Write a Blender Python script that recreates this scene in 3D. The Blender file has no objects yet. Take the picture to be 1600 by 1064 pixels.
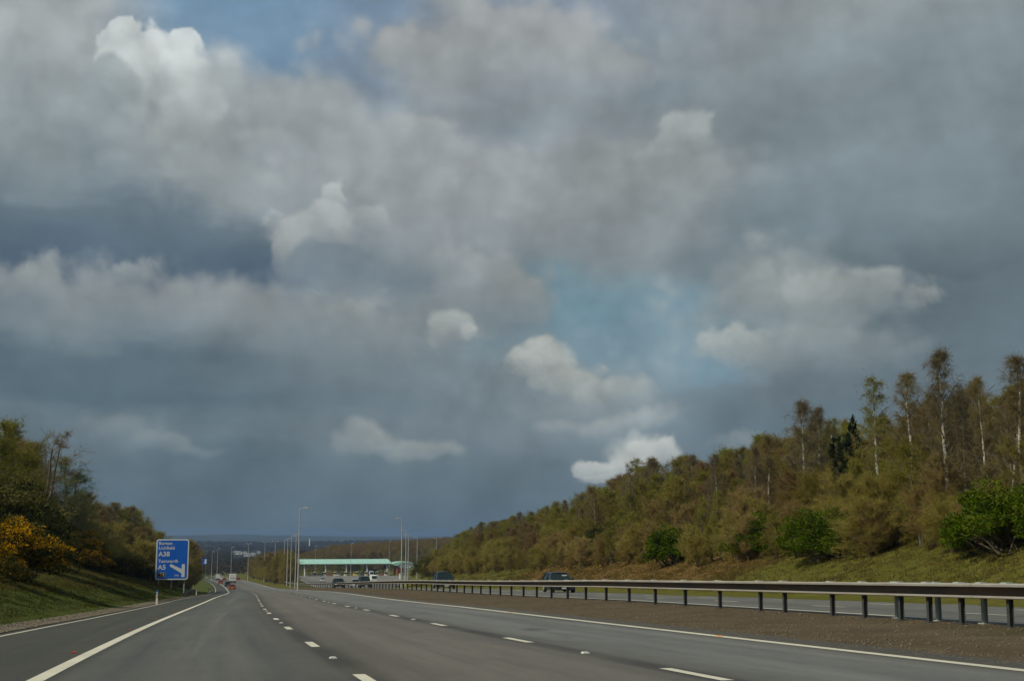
import bpy, bmesh, random
from mathutils import Vector, Matrix
import math, numpy as np
F_PX = 2000.0
PSI, YH = 0.2303, 839.7
PITCH = math.atan((YH - 532.0) / F_PX)
CAM_H = 1.04
KN = [0, 50, 100, 150, 200, 250, 300, 360, 450, 600, 900]
CURV = [5.54, 3.84, -0.48, -0.69, -1.11, -1.34, -1.14, -0.97, -0.87, -0.35, 0.36]
SLOPE = [-3.57, -3.7, -3.25, -3.78, -3.7, -3.69, -3.55, -2.68, -2.39, -2.47, -2.46]
CROSS = [-0.44, 2.29, 3.26, 3.57, 4.05, 4.31, 4.7, 5.59, 6.75, 7.95, 9.14]
SS = np.arange(0, 901, 2.0)
_cu = np.interp(SS, KN, CURV) * 1e-4
_sl = np.interp(SS, KN, SLOPE) * 1e-2
HD = np.concatenate([[0], np.cumsum((_cu[1:] + _cu[:-1]))])
CX = np.concatenate([[0], np.cumsum((HD[1:] + HD[:-1]))])
CZ = -CAM_H + np.concatenate([[0], np.cumsum((_sl[1:] + _sl[:-1]))])
# continue behind the camera and beyond the last fitted station
SS = np.concatenate([[-150], SS, [1100, 1400]])
HD = np.concatenate([[0], HD, [HD[-1], HD[-1]]])
CX = np.concatenate([[0], CX, [CX[-1] + 200*HD[-1], CX[-1] + 500*HD[-1]]])
CZ = np.concatenate([[CZ[0] + 150*0.0357], CZ, [CZ[-1] - 2.5, CZ[-1] - 3.5]])
T_HS, T_L, T_A, T_B, T_R = -4.92, -1.94, 1.71, 5.36, 9.01
T_BAR, T_N, T_F, T_V = 14.75, 15.5, 26.3, 28.6
def ss(a, b, x):
    u = np.clip((np.asarray(x, float) - a) / (b - a), 0, 1); return u*u*(3 - 2*u)
def left_bank(s):   # fades out where the cutting ends
    return 1 - ss(235, 330, s)
def right_bank(s):
    return 1 - 0.75*ss(330, 520, s)
def opp_left(s):    # left edge of the opposite carriageway: it drifts away from ours and flares into the toll plaza
    return np.interp(s, [-200, 250, 362, 487, 640, 830, 1400], [T_N, T_N, 20.5, 27, 36, 49.5, 60])
def opp_right(s):
    return np.interp(s, [-200, 225, 300, 400, 520, 700, 1400], [T_F, T_F, 34, 50, 70, 101, 132])
def toe(s):         # foot of the right bank
    return opp_right(s) + 2.5
def vn(x, y, k):     # cheap smooth value noise for the far country
    return np.sin(x*k + 1.3*np.sin(y*k*0.7 + 2))*np.cos(y*k*0.9 + 1.7*np.sin(x*k*0.6))
def height(s, t):
    s = np.asarray(s, float); t = np.asarray(t, float)
    z0 = np.interp(s, SS, CZ); e = np.interp(s, KN, CROSS)*1e-2
    e = np.where(s < 0, 0.0, e)
    z = z0 + e*np.clip(t, -5.6, 15.2) + 0.05*ss(12.0, 15.0, t)
    z = z - 0.010*np.clip(t - 15.2, 0, 13.1)*(1 - ss(250, 420, s))
    u = np.clip(-5.75 - t, 0, None)
    rise = np.where(u < 1.0, 0.08*u, 0.08 + 0.33*(u - 1.0))
    rise = np.where(u > 17, 0.08 + 0.33*16 + 0.06*(u - 17), rise)
    lb = left_bank(s)
    z = z + np.minimum(rise, 9.0)*lb*(1 - 0.8*ss(60, 400, u))
    u = np.clip(t - toe(s), 0, None)
    rise = np.where(u < 15, 0.33*u, 4.95 + 0.07*(u - 15))
    z = z + np.minimum(rise, 9.5)*(1 - 0.25*ss(330, 520, s))*(1 - ss(200, 900, u))
    # ground rising behind the toll plaza
    z = z + 13*ss(835, 960, s)*(1 - ss(1150, 1500, s))*ss(20, 80, t)*(1 - ss(500, 1200, t))
    # open country beyond: a shallow valley, then low hills on the horizon
    f = ss(900, 1500, s)
    r = np.hypot(s, t)
    far = -29 + 3*vn(s, t, 0.0021)*ss(900, 2500, r) + 8*ss(2800, 4300, r) + 5*vn(t, s, 0.0031)*ss(2500, 3500, r)
    far = far + (27 + 8*vn(t, 0*s, 0.0011) + 5*vn(t, 0*s, 0.0031))*ss(5200, 9500, r)
    w = np.clip(f + ss(300, 900, np.abs(t)), 0, 1)
    return z*(1 - w) + far*w
def xy(s, t):
    h = np.interp(s, SS, HD); return np.interp(s, SS, CX) + t, s - np.clip(t, -130, 130)*h
def st(x, y):
    s = np.asarray(y, float).copy(); x = np.asarray(x, float)
    for _ in range(6):
        t = x - np.interp(s, SS, CX); s = y + np.clip(t, -130, 130)*np.interp(s, SS, HD)
    return s, x - np.interp(s, SS, CX)
def ground(x, y):
    s, t = st(x, y); return height(s, t)
CP, SP, CPS, SPS = math.cos(PITCH), math.sin(PITCH), math.cos(PSI), math.sin(PSI)
def pix_dir(px, py):
    a = (px - 800)/F_PX; b = (532 - py)/F_PX
    yf = CP - b*SP; zz = SP + b*CP
    x = a*CPS + yf*SPS; y = -a*SPS + yf*CPS
    return x, y, zz
def project(x, y, z):
    xc = x*CPS - y*SPS; yf = x*SPS + y*CPS
    yc = yf*CP + z*SP; zc = -yf*SP + z*CP
    return 800 + F_PX*xc/yc, 532 - F_PX*zc/yc
def hit(px, py, dz=0.0, lo=8.0, hi=900.0):
    """where the sight line through a photo pixel first comes down to dz above the ground"""
    dx, dy, dzz = pix_dir(px, py)
    ds = np.arange(lo, hi, 0.5)
    n = math.hypot(dx, dy)
    f = ds*dzz/n - ground(ds*dx/n, ds*dy/n) - dz
    k = np.where(f <= 0)[0]
    i = int(k[0]) if len(k) else int(np.argmin(f))
    d = float(ds[i])
    if i > 0 and len(k): d = float(ds[i-1] + 0.5*f[i-1]/(f[i-1] - f[i]))
    return d*dx/n, d*dy/n
def on_row(px, t, lo=20, hi=1500):
    """the point of the row at lateral offset t that stands behind photo column px; returns x, y, s, z"""
    dx, dy, _ = pix_dir(px, 840); n = math.hypot(dx, dy)
    ds = np.arange(lo, hi, 0.5); s_, t_ = st(ds*dx/n, ds*dy/n)
    i = int(np.argmin(np.abs(t_ - t)))
    x, y = ds[i]*dx/n, ds[i]*dy/n
    return float(x), float(y), float(s_[i]), float(height(s_[i], t_[i]))
def at_s(px, s):
    """the point at station s behind photo column px; returns x, y, t, z"""
    dx, dy, _ = pix_dir(px, 840); n = math.hypot(dx, dy)
    ds = np.arange(8, 2500, 0.25); s_, t_ = st(ds*dx/n, ds*dy/n)
    i = int(np.argmin(np.abs(s_ - s)))
    return float(ds[i]*dx/n), float(ds[i]*dy/n), float(t_[i]), float(height(s_[i], t_[i]))
def z_at(px_y, x, y):
    """height whose point above (x, y) shows at photo row px_y"""
    lo, hi = -60.0, 120.0
    for _ in range(50):
        m = (lo + hi)/2
        if project(x, y, m)[1] > px_y: lo = m
        else: hi = m
    return m

# ------------------------------------------------------------------ camera, sun, sky, exposure
scene = bpy.context.scene
COL = scene.collection
R = math.radians
cam_data = bpy.data.cameras.new('camera'); cam = bpy.data.objects.new('camera', cam_data); COL.objects.link(cam)
cam_data.sensor_width = 36; cam_data.lens = 36*F_PX/1600
cam_data.clip_start = 0.1; cam_data.clip_end = 40000
cam.location = (0, 0, 0); cam.rotation_euler = (R(90) + PITCH, 0, -PSI)
scene.camera = cam
scene.view_settings.view_transform = 'Standard'; scene.view_settings.look = 'None'
scene.view_settings.exposure = 0.0; scene.view_settings.gamma = 1.0
scene.view_settings.use_curve_mapping = False
scene.cycles.use_denoising = True
scene.cycles.max_bounces = 6; scene.cycles.diffuse_bounces = 4; scene.cycles.glossy_bounces = 2
scene.cycles.transmission_bounces = 4; scene.cycles.transparent_max_bounces = 8; scene.cycles.volume_bounces = 0
scene.cycles.sample_clamp_indirect = 5.0
scene.cycles.use_adaptive_sampling = True; scene.cycles.adaptive_threshold = 0.02; scene.cycles.adaptive_min_samples = 8

HAZE = 1.3e-4
SUN_AZ = math.degrees(PSI) - 122.0      # clockwise from +Y: the sun stands to the left, a little behind
SUN_EL = 42.0
SUN_VEC = Vector((math.sin(R(SUN_AZ))*math.cos(R(SUN_EL)), math.cos(R(SUN_AZ))*math.cos(R(SUN_EL)), math.sin(R(SUN_EL))))
sd = bpy.data.lights.new('sun', 'SUN'); sd.energy = 3.7; sd.angle = R(0.53); sd.color = (1.0, 0.91, 0.74)
sun = bpy.data.objects.new('sun', sd); COL.objects.link(sun)
sun.rotation_euler = SUN_VEC.to_track_quat('Z', 'Y').to_euler()

def srgb(r, g, b):
    f = lambda c: (c/255/12.92) if c/255 <= 0.04045 else ((c/255 + 0.055)/1.055)**2.4
    return (f(r), f(g), f(b), 1.0)

class NT:
    """short-hand for building node trees"""
    def __init__(s, tree): s.t = tree; s.n = tree.nodes; s.l = tree.links
    def put(s, sock, v):
        if isinstance(v, bpy.types.NodeSocket): s.l.new(v, sock)
        elif v is not None:
            if hasattr(sock, 'default_value'):
                dv = sock.default_value
                if hasattr(dv, '__len__') and len(dv) == 4 and len(v) == 3: v = tuple(v) + (1,)
                sock.default_value = v
    def node(s, typ, ins=None, out=0, **kw):
        n = s.n.new(typ)
        for k, v in kw.items(): setattr(n, k, v)
        for k, v in (ins or {}).items(): s.put(n.inputs[k], v)
        return n.outputs[out] if out is not None else n
    def m(s, op, a, b=None, c=None, clamp=False):
        n = s.n.new('ShaderNodeMath'); n.operation = op; n.use_clamp = clamp
        for i, v in enumerate((a, b, c)):
            if v is not None: s.put(n.inputs[i], v)
        return n.outputs[0]
    def mix(s, f, a, b, mode='MIX'):
        n = s.n.new('ShaderNodeMix'); n.data_type = 'RGBA'; n.blend_type = mode; n.clamp_factor = True
        s.put(n.inputs[0], f); s.put(n.inputs[6], a); s.put(n.inputs[7], b); return n.outputs[2]
    def rng(s, v, a, b, c=0.0, d=1.0, kind='SMOOTHSTEP'):
        n = s.n.new('ShaderNodeMapRange'); n.interpolation_type = kind
        for i, x in enumerate((v, a, b, c, d)): s.put(n.inputs[i], x)
        return n.outputs[0]
    def noise(s, vec, scale, detail=4, rough=0.55, out='Fac', dist=0.0, lac=2.0):
        n = s.n.new('ShaderNodeTexNoise'); s.put(n.inputs['Vector'], vec); n.inputs['Scale'].default_value = scale
        n.inputs['Detail'].default_value = detail; n.inputs['Roughness'].default_value = rough
        n.inputs['Distortion'].default_value = dist; n.inputs['Lacunarity'].default_value = lac
        return n.outputs[out]
    def ramp(s, f, stops, kind='LINEAR'):
        n = s.n.new('ShaderNodeValToRGB'); s.put(n.inputs[0], f); n.color_ramp.interpolation = kind
        e = n.color_ramp.elements
        while len(e) < len(stops): e.new(0.5)
        for i, (p, c) in enumerate(stops): e[i].position = p; e[i].color = tuple(c) if len(c) == 4 else tuple(c) + (1,)
        return n.outputs[0]
    def sep(s, v):
        n = s.n.new('ShaderNodeSeparateXYZ'); s.put(n.inputs[0], v); return n.outputs[0], n.outputs[1], n.outputs[2]
    def comb(s, x, y, z):
        n = s.n.new('ShaderNodeCombineXYZ')
        for i, v in enumerate((x, y, z)): s.put(n.inputs[i], v)
        return n.outputs[0]

# ---- the sky: a Nishita sky behind banks of procedural cloud, laid out by compass direction and elevation
world = bpy.data.worlds.new('World'); scene.world = world; world.use_nodes = True
W = NT(world.node_tree); world.node_tree.nodes.clear()
world.cycles.sampling_method = 'NONE'
SKY_STRENGTH = 0.1
tc = W.node('ShaderNodeTexCoord', out=0)
dx_, dy_, dz_ = W.sep(tc)
xr = W.m('SUBTRACT', W.m('MULTIPLY', dx_, CPS), W.m('MULTIPLY', dy_, SPS))
yr = W.m('ADD', W.m('MULTIPLY', dx_, SPS), W.m('MULTIPLY', dy_, CPS))
U0 = W.m('MULTIPLY', W.m('ARCTAN2', xr, yr), 2000.0)          # 2000 units per radian of azimuth
V0 = W.m('MULTIPLY', W.m('ARCSINE', dz_), 2000.0)              # and of elevation
# noise fields shared by every cloud
zf = W.m('ADD', W.m('ABSOLUTE', dz_), 0.35)
flat = W.comb(W.m('DIVIDE', xr, zf), W.m('DIVIDE', yr, zf), W.m('MULTIPLY', dz_, 5.0))
Ns = W.sep(W.noise(flat, 2.6, 5, 0.55, 'Color'))                 # broad, soft
Nc = W.sep(W.noise(tc, 11.0, 10, 0.62, 'Color', dist=0.5))         # crisp cauliflower edges
def off(n, k): return W.m('MULTIPLY', W.m('SUBTRACT', n, 0.5), k)
Us = W.m('ADD', W.m('ADD', U0, off(Ns[0], 420)), off(Nc[0], 60))
Vs = W.m('ADD', W.m('ADD', V0, off(Ns[1], 210)), off(Nc[1], 45))
Nm = W.sep(W.noise(tc, 5.0, 3, 0.5, 'Color'))
Uc = W.m('ADD', W.m('ADD', U0, off(Nm[0], 150)), off(Nc[0], 105))
Vc = W.m('ADD', W.m('ADD', V0, off(Nm[1], 90)), off(Nc[1], 85))

# rounded lobes: two sizes of cell, a little distorted, push the outline of a crisp cloud out into knobs
vt = W.node('ShaderNodeVectorMath', {0: W.noise(tc, 22.0, 4, 0.6, 'Color'), 1: (0.030,)*3, 2: tc}, operation='MULTIPLY_ADD')
def cells(sc): return W.node('ShaderNodeTexVoronoi', {'Vector': vt, 'Scale': sc, 'Smoothness': 0.35}, out=0, feature='SMOOTH_F1')
LOBE = W.m('SUBTRACT', W.m('ADD', W.m('MULTIPLY', cells(26.0), 0.62), W.m('MULTIPLY', cells(62.0), 0.38)), 0.42)
Ps, Pc = W.comb(Us, Vs, 0.0), W.comb(Uc, Vc, 0.0)
def sky_uv(px, py):
    x, y, z = pix_dir(px, py); l = math.sqrt(x*x + y*y + z*z)
    xc = x*CPS - y*SPS; yf = x*SPS + y*CPS
    return math.atan2(xc, yf)*2000, math.asin(z/l)*2000
def bank(prev, px, py, rx, ry, top, bot, op=0.85, soft=0.5, base=0.0, crisp=False):
    top, bot = [((r_*.99 + 2) , g_, g_ + (b_ - g_)*(.62 if b_ - g_ < 19 else .74)) for r_, g_, b_ in (top, bot)]
    u, v = sky_uv(px, py)
    # (the vanishing term only makes Cycles work through the banks one after another, within its stack)
    P = W.node('ShaderNodeVectorMath', {0: prev, 1: (1e-7, 1e-7, 1e-7), 2: Pc if crisp else Ps}, operation='MULTIPLY_ADD')
    q = W.node('ShaderNodeVectorMath', {0: P, 1: (1/rx, 1/ry, 0), 2: (-u/rx, -v/ry, 0)}, operation='MULTIPLY_ADD'); x_, y_, _z = W.sep(q)
    if base: q = W.comb(x_, W.m('MAXIMUM', y_, W.m('MULTIPLY', y_, -1.0 - base)), 0.0)      # a flat base
    r = W.node('ShaderNodeVectorMath', {0: q}, operation='LENGTH', out=1)
    if crisp: r = W.m('MULTIPLY_ADD', LOBE, 0.95, r)
    f = W.rng(r, 1 + soft, 1 - soft, 0.0, op)
    if crisp == 'melt': f = W.m('MULTIPLY', f, W.rng(y_, -1.0, 0.25, 0.25, 1.0))      # lower parts melt into the murk
    return W.mix(f, prev, W.mix(W.rng(y_, -0.75, 0.85), srgb(*bot), srgb(*top)))

sky = W.node('ShaderNodeTexSky', sky_type='NISHITA', sun_disc=False, sun_elevation=R(SUN_EL), sun_rotation=R(SUN_AZ), altitude=100.0,
             air_density=1.0, dust_density=1.2, ozone_density=1.5)
clear = W.mix(1.0, sky, (SKY_STRENGTH*0.80, SKY_STRENGTH*0.80, SKY_STRENGTH*0.86, 1), 'MULTIPLY')
# general cover in every direction: grey-blue broken cloud
cover = W.noise(flat, 1.7, 7, 0.58)
cov = W.rng(cover, 0.30, 0.52)
tone = W.noise(flat, 3.1, 7, 0.6)
gen = W.ramp(tone, [(0.28, srgb(98, 112, 121)), (0.5, srgb(124, 136, 145)), (0.72, srgb(158, 165, 167))])
clear = W.mix(0.55, clear, srgb(122, 145, 170))
c = W.mix(W.m('MULTIPLY', cov, 0.96), clear, gen)
# (px, py) stand for directions; every bank is a soft-edged cloud with its own top and base colour
B_ = [
 # broad tones
 (330, 250, 420, 330, (146,157,163), (118,132,145), .75, .6),
 (900, 250, 420, 260, (146,153,158), (133,145,154), .85, .6),
 (1450, 60, 420, 130, (152,157,158), (138,147,151), .9, .6),
 (1500, 330, 430, 330, (124,138,146), (97,114,127), .97, .45),
 (700, 640, 700, 150, (112,126,138), (98,114,128), .9, .5),
 (180, 700, 480, 130, (100,117,130), (88,107,122), .9, .5),
 (1400, 640, 420, 120, (98,114,127), (98,117,134), .95, .4),
 (650, 800, 800, 90, (97,114,128), (84,104,121), .95, .6),
]
for b in B_:
    c = bank(c, *b[:4], b[4], b[5], b[6], b[7])
C_ = [
 # holes of blue sky
 (300, 15, 240, 80, (106,136,170), (116,144,174), 1.0, .4),
 (365, 60, 80, 50, (110,138,170), (108,136,168), 1.0, .4),
 (560, 70, 70, 80, (120,145,180), (120,145,178), .6, .6),
 (760, 250, 70, 80, (128,146,172), (128,150,175), .5, .7),
 (900, 30, 160, 45, (126,144,172), (126,144,172), .55, .7),
 (1000, 120, 140, 80, (132,148,166), (132,148,166), .5, .7),
 (970, 500, 160, 95, (116,143,160), (106,142,164), .95, .45),
 (1020, 560, 120, 70, (110,139,160), (104,136,158), .8, .5),
 (770, 540, 60, 30, (110,138,156), (110,138,156), .5, .6),
 # left: the great cumulus and its dark base
 (60, 130, 210, 190, (168,174,176), (134,147,155), .92, .45),
 (200, 300, 300, 120, (128,142,150), (112,128,141), .85, .5),
 (450, 280, 260, 120, (150,157,162), (133,143,150), .8, .45),
 (330, 240, 60, 150, (160,168,168), (142,150,152), .7, .6),
 (230, 380, 330, 68, (98,115,132), (80,99,121), .97, .30),
 (735, 350, 120, 110, (147,153,158), (128,138,146), .8, .4),
 (230, 590, 320, 46, (86,105,122), (83,103,121), .95, .45),
 (560, 580, 200, 70, (114,128,138), (102,118,131), .7, .6),
 (330, 740, 360, 50, (88,108,124), (86,106,122), .7, .6),
 (640, 725, 330, 30, (92,110,125), (90,110,126), .7, .6),
 (960, 310, 230, 100, (146,152,154), (138,147,150), .8, .5),
 (880, 385, 220, 40, (132,141,147), (128,140,148), .6, .6),
 # right: rain cloud
 (1280, 320, 180, 110, (120,134,143), (104,120,132), .85, .5),
 (1540, 560, 180, 140, (96,112,124), (94,110,123), .95, .4),
]
for b in C_: c = bank(c, *b[:4], b[4], b[5], b[6], b[7])
D_ = [
 (930, 620, 200, 110, (136,148,151), (116,131,140), .75, .5, 0),
 (620, 700, 150, 55, (110,124,134), (98,115,127), .7, .5, 0),
 (380, 220, 220, 110, (166,173,174), (140,150,156), .75, .4, 0),
 (520, 330, 160, 60, (152,159,162), (132,143,150), .6, .4, 0),
 (720, 500, 90, 50, (138,147,149), (116,130,138), .7, .45, 0),
 # px, py, rx, ry, top, bottom, opacity, softness, flat base
 (80, 80, 110, 110, (178,183,184), (146,156,162), .85, .3, 0),
 (30, 260, 110, 60, (146,155,157), (122,136,145), .6, .4, 0),
 (120, 190, 120, 60, (150,160,164), (128,142,150), .6, .35, 0),
 (640, 290, 190, 95, (156,161,165), (138,146,152), .9, .22, 0),
 (700, 330, 110, 50, (150,156,160), (132,141,149), .7, .3, 0),
 (440, 190, 120, 60, (152,160,165), (138,148,155), .7, .3, 0),
 (330, 300, 90, 50, (150,158,160), (128,139,147), .6, .35, 0),
 (790, 95, 240, 85, (162,165,165), (136,144,148), .92, .25, 0),
 (650, 85, 70, 40, (168,172,172), (150,157,159), .7, .25, 0),
 (850, 190, 200, 36, (130,140,146), (124,136,144), .8, .35, .3),
 (1230, 185, 130, 66, (122,134,141), (114,128,137), .8, .35, 0),
 (1330, 150, 70, 40, (124,136,143), (118,131,140), .7, .35, 0),
 (1040, 290, 140, 60, (150,156,157), (138,147,151), .6, .35, 0),
 # light shelf below the dark band
 (300, 500, 460, 66, (142,149,150), (114,128,138), .97, .22, .3),
 (60, 500, 130, 60, (134,143,147), (106,122,133), .8, .3, 0),
 (60, 450, 34, 42, (150,158,158), (124,136,143), .85, .25, 0),
 (215, 440, 40, 26, (144,153,155), (116,130,140), .8, .25, 0),
 (30, 492, 56, 26, (92,110,126), (100,116,130), .6, .4, 0),
 (760, 455, 115, 90, (144,151,153), (114,128,138), .92, .22, 0),
 (690, 420, 70, 44, (150,156,158), (126,137,145), .7, .3, 0),
 (810, 440, 44, 46, (150,156,155), (124,137,144), .8, .22, 0),
 (600, 530, 140, 40, (128,139,145), (110,125,136), .7, .3, 0),
 (560, 490, 44, 30, (152,158,155), (126,138,144), .7, .3, 0),
 (715, 505, 40, 32, (176,181,174), (138,148,150), .95, .16, .4),
 (738, 512, 16, 16, (180,184,176), (146,154,154), .9, .16, .4),
 # the white cumulus head at the upper left
 (245, 115, 84, 62, (220,225,222), (186,193,191), .99, .12, 0),
 (210, 78, 40, 32, (216,222,219), (196,203,201), .95, .13, 0),
 (300, 85, 34, 30, (212,218,216), (196,203,201), .9, .15, 0),
 (300, 165, 46, 60, (200,206,204), (164,172,171), .9, .25, 0),
 (270, 215, 30, 50, (172,179,177), (152,161,162), .7, .35, 0),
 (188, 150, 52, 46, (150,161,165), (138,151,158), .92, .25, 0),
 (215, 128, 18, 12, (166,175,177), (150,160,164), .8, .3, 0),
 (355, 150, 44, 56, (170,178,178), (150,159,163), .7, .4, 0),
 # fringe and dark cloud in the middle left
 (490, 380, 70, 46, (168,173,172), (130,142,150), .92, .18, 0),
 (455, 405, 36, 44, (160,166,166), (128,140,148), .85, .2, 0),
 (560, 428, 128, 48, (114,128,142), (98,116,133), .97, .18, .3),
 (640, 408, 90, 30, (132,142,149), (112,127,139), .8, .25, 0),
 (510, 316, 18, 20, (184,189,188), (156,163,165), .85, .22, 0),
 (572, 345, 44, 22, (166,171,172), (146,154,158), .8, .22, 0),
 (660, 215, 50, 30, (166,171,172), (148,155,159), .8, .22, 0),
 (420, 235, 50, 30, (162,169,171), (142,151,157), .7, .3, 0),
 (1068, 218, 60, 44, (172,179,176), (148,157,158), .9, .2, .2),
 (1020, 243, 50, 16, (160,168,166), (146,154,156), .7, .35, .3),
 # right
 (1230, 480, 160, 86, (154,161,158), (122,136,143), .92, .3, 0),
 (1330, 470, 110, 56, (162,168,163), (130,142,146), .85, .22, 0),
 (1420, 465, 44, 16, (156,162,158), (128,140,146), .7, .3, .3),
 (1160, 545, 50, 36, (178,183,176), (138,149,150), .95, .16, .2),
 (1195, 565, 50, 30, (160,167,163), (130,143,147), .8, .22, 0),
 (1280, 560, 140, 60, (138,148,149), (104,120,131), .92, .3, .2),
 (1460, 400, 190, 58, (102,118,129), (82,99,112), .99, .24, .5),
 (1250, 625, 160, 20, (92,108,120), (90,107,120), .7, .4, 0),
 (852, 562, 60, 46, (182,186,176), (140,151,152), .98, .14, .3),
 (888, 572, 62, 38, (178,182,172), (142,152,153), .95, .15, .2),
 (922, 592, 44, 28, (170,175,167), (136,147,150), .9, .2, .2),
 (828, 552, 16, 18, (188,191,181), (158,165,162), .95, .16, 0),
 (968, 606, 52, 30, (162,168,163), (124,138,145), .9, .22, .2),
 (900, 625, 120, 22, (128,141,148), (110,126,137), .8, .35, .2),
 (960, 652, 130, 20, (146,154,153), (120,134,142), .85, .3, .3),
 (1000, 690, 50, 26, (168,173,168), (140,150,152), .8, .25, 0),
 (1012, 708, 56, 34, (188,190,180), (152,160,158), .98, .13, .9),
 (980, 722, 34, 22, (182,185,176), (152,160,158), .95, .14, .9),
 (912, 724, 42, 22, (184,187,178), (150,159,158), .98, .13, .9),
 (960, 738, 70, 11, (172,177,171), (148,157,157), .92, .2, .6),
 (592, 692, 56, 36, (150,157,152), (114,128,137), .9, .24, .4),
 (570, 670, 26, 22, (132,142,144), (112,127,137), .7, .3, .2),
 (662, 696, 56, 20, (144,152,149), (114,129,138), .88, .22, .6),
 (620, 705, 60, 14, (136,146,146), (110,126,136), .7, .3, .6),
 (210, 678, 80, 34, (120,133,140), (100,117,130), .85, .3, .4),
 (290, 695, 52, 22, (124,136,142), (102,119,131), .8, .3, .4),
 (345, 706, 36, 12, (120,133,139), (106,123,134), .6, .4, .3),
 (1175, 705, 40, 14, (140,150,153), (118,133,142), .6, .35, .6),
]
def calm(q, k=0.18): return tuple(a*(1 - k) + g*k for a, g in zip(q, (134, 144, 150)))
for i, b in enumerate(D_): c = bank(c, *b[:4], calm(b[4], .18 if b[1] < 480 else .26), calm(b[5]), b[6]*(.96 if b[1] < 480 else .92), b[7]*(0.95 if b[1] < 480 else 1.45), b[8], 'melt' if b[8] < .5 else True)
# relief: billows lit from the upper left, strongest where cloud is bright
def shift(k): return W.node('ShaderNodeVectorMath', {0: tc, 1: (k*math.cos(PSI), -k*math.sin(PSI), -k)}, operation='ADD')
relief = W.m('ADD', W.m('MULTIPLY', W.m('SUBTRACT', W.noise(tc, 6.0, 9, 0.55), W.noise(shift(0.022), 6.0, 9, 0.55)), -1.25),
             W.m('MULTIPLY', W.m('SUBTRACT', Nc[0], 0.5), 0.16))
fine = W.noise(flat, 6.0, 8, 0.6)
lum = W.sep(c)[1]
amp = W.rng(lum, 0.12, 0.42, 0.75, 1.25, 'LINEAR')
relief = W.m('MULTIPLY_ADD', W.m('MULTIPLY', LOBE, W.rng(lum, 0.13, 0.36, 0.25, 1.0)), -0.40, relief)
gain = W.m('ADD', W.m('ADD', 1.085, W.m('MULTIPLY', relief, amp)), W.m('ADD', W.m('MULTIPLY', W.m('SUBTRACT', fine, 0.5), 0.24), W.m('MULTIPLY', W.m('SUBTRACT', Nm[2], 0.5), 0.30)))
c = W.mix(1.0, c, W.comb(gain, gain, gain), 'MULTIPLY')
out = W.n.new('ShaderNodeOutputWorld'); bg = W.n.new('ShaderNodeBackground')
# cloud colours are given as radiance; the Background's strength is SKY_STRENGTH, so scale them up by its inverse
inv = 1.0/SKY_STRENGTH
W.l.new(W.mix(1.0, c, (inv, inv, inv, 1), 'MULTIPLY'), bg.inputs[0]); bg.inputs[1].default_value = SKY_STRENGTH
W.l.new(bg.outputs[0], out.inputs[0])

# ------------------------------------------------------------------ materials
MATS = {}
def new_mat(name):
    m = bpy.data.materials.new(name); m.use_nodes = True; m.node_tree.nodes.clear(); MATS[name] = m
    return m, NT(m.node_tree)
def finish(n, color, rough=0.7, bump=None, bump_d=0.02, bump_s=0.5, metal=0.0, spec=0.5, emis=None, trans=None, coat=0.0):
    b = n.n.new('ShaderNodeBsdfPrincipled')
    n.put(b.inputs['Base Color'], color); n.put(b.inputs['Roughness'], rough); b.inputs['Metallic'].default_value = metal
    b.inputs['Specular IOR Level'].default_value = spec
    if coat: b.inputs['Coat Weight'].default_value = coat; b.inputs['Coat Roughness'].default_value = 0.08
    if emis: n.put(b.inputs['Emission Color'], emis[0]); b.inputs['Emission Strength'].default_value = emis[1]
    if bump is not None:
        k = n.n.new('ShaderNodeBump'); k.inputs['Distance'].default_value = bump_d; k.inputs['Strength'].default_value = bump_s
        n.put(k.inputs['Height'], bump); n.l.new(k.outputs[0], b.inputs['Normal'])
    o = n.n.new('ShaderNodeOutputMaterial'); n.l.new(b.outputs[0], o.inputs[0]); return b
def simple(name, col, rough=0.6, metal=0.0, spec=0.5, var=0.12, vscale=3.0, coat=0.0, dirt=None):
    m, n = new_mat(name)
    tcn = n.node('ShaderNodeTexCoord', out=3)
    f = n.noise(tcn, vscale, 5, 0.6)
    g = n.rng(f, 0.3, 0.7, 1 - var, 1 + var, 'LINEAR')
    c = n.mix(1.0, tuple(col) + (1,) if len(col) == 3 else col, n.comb(g, g, g), 'MULTIPLY')
    if dirt: c = n.mix(n.rng(n.noise(tcn, vscale*2.3, 6, 0.7), 0.5, 0.75), c, dirt)
    finish(n, c, rough, metal=metal, spec=spec, coat=coat); return m

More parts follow.
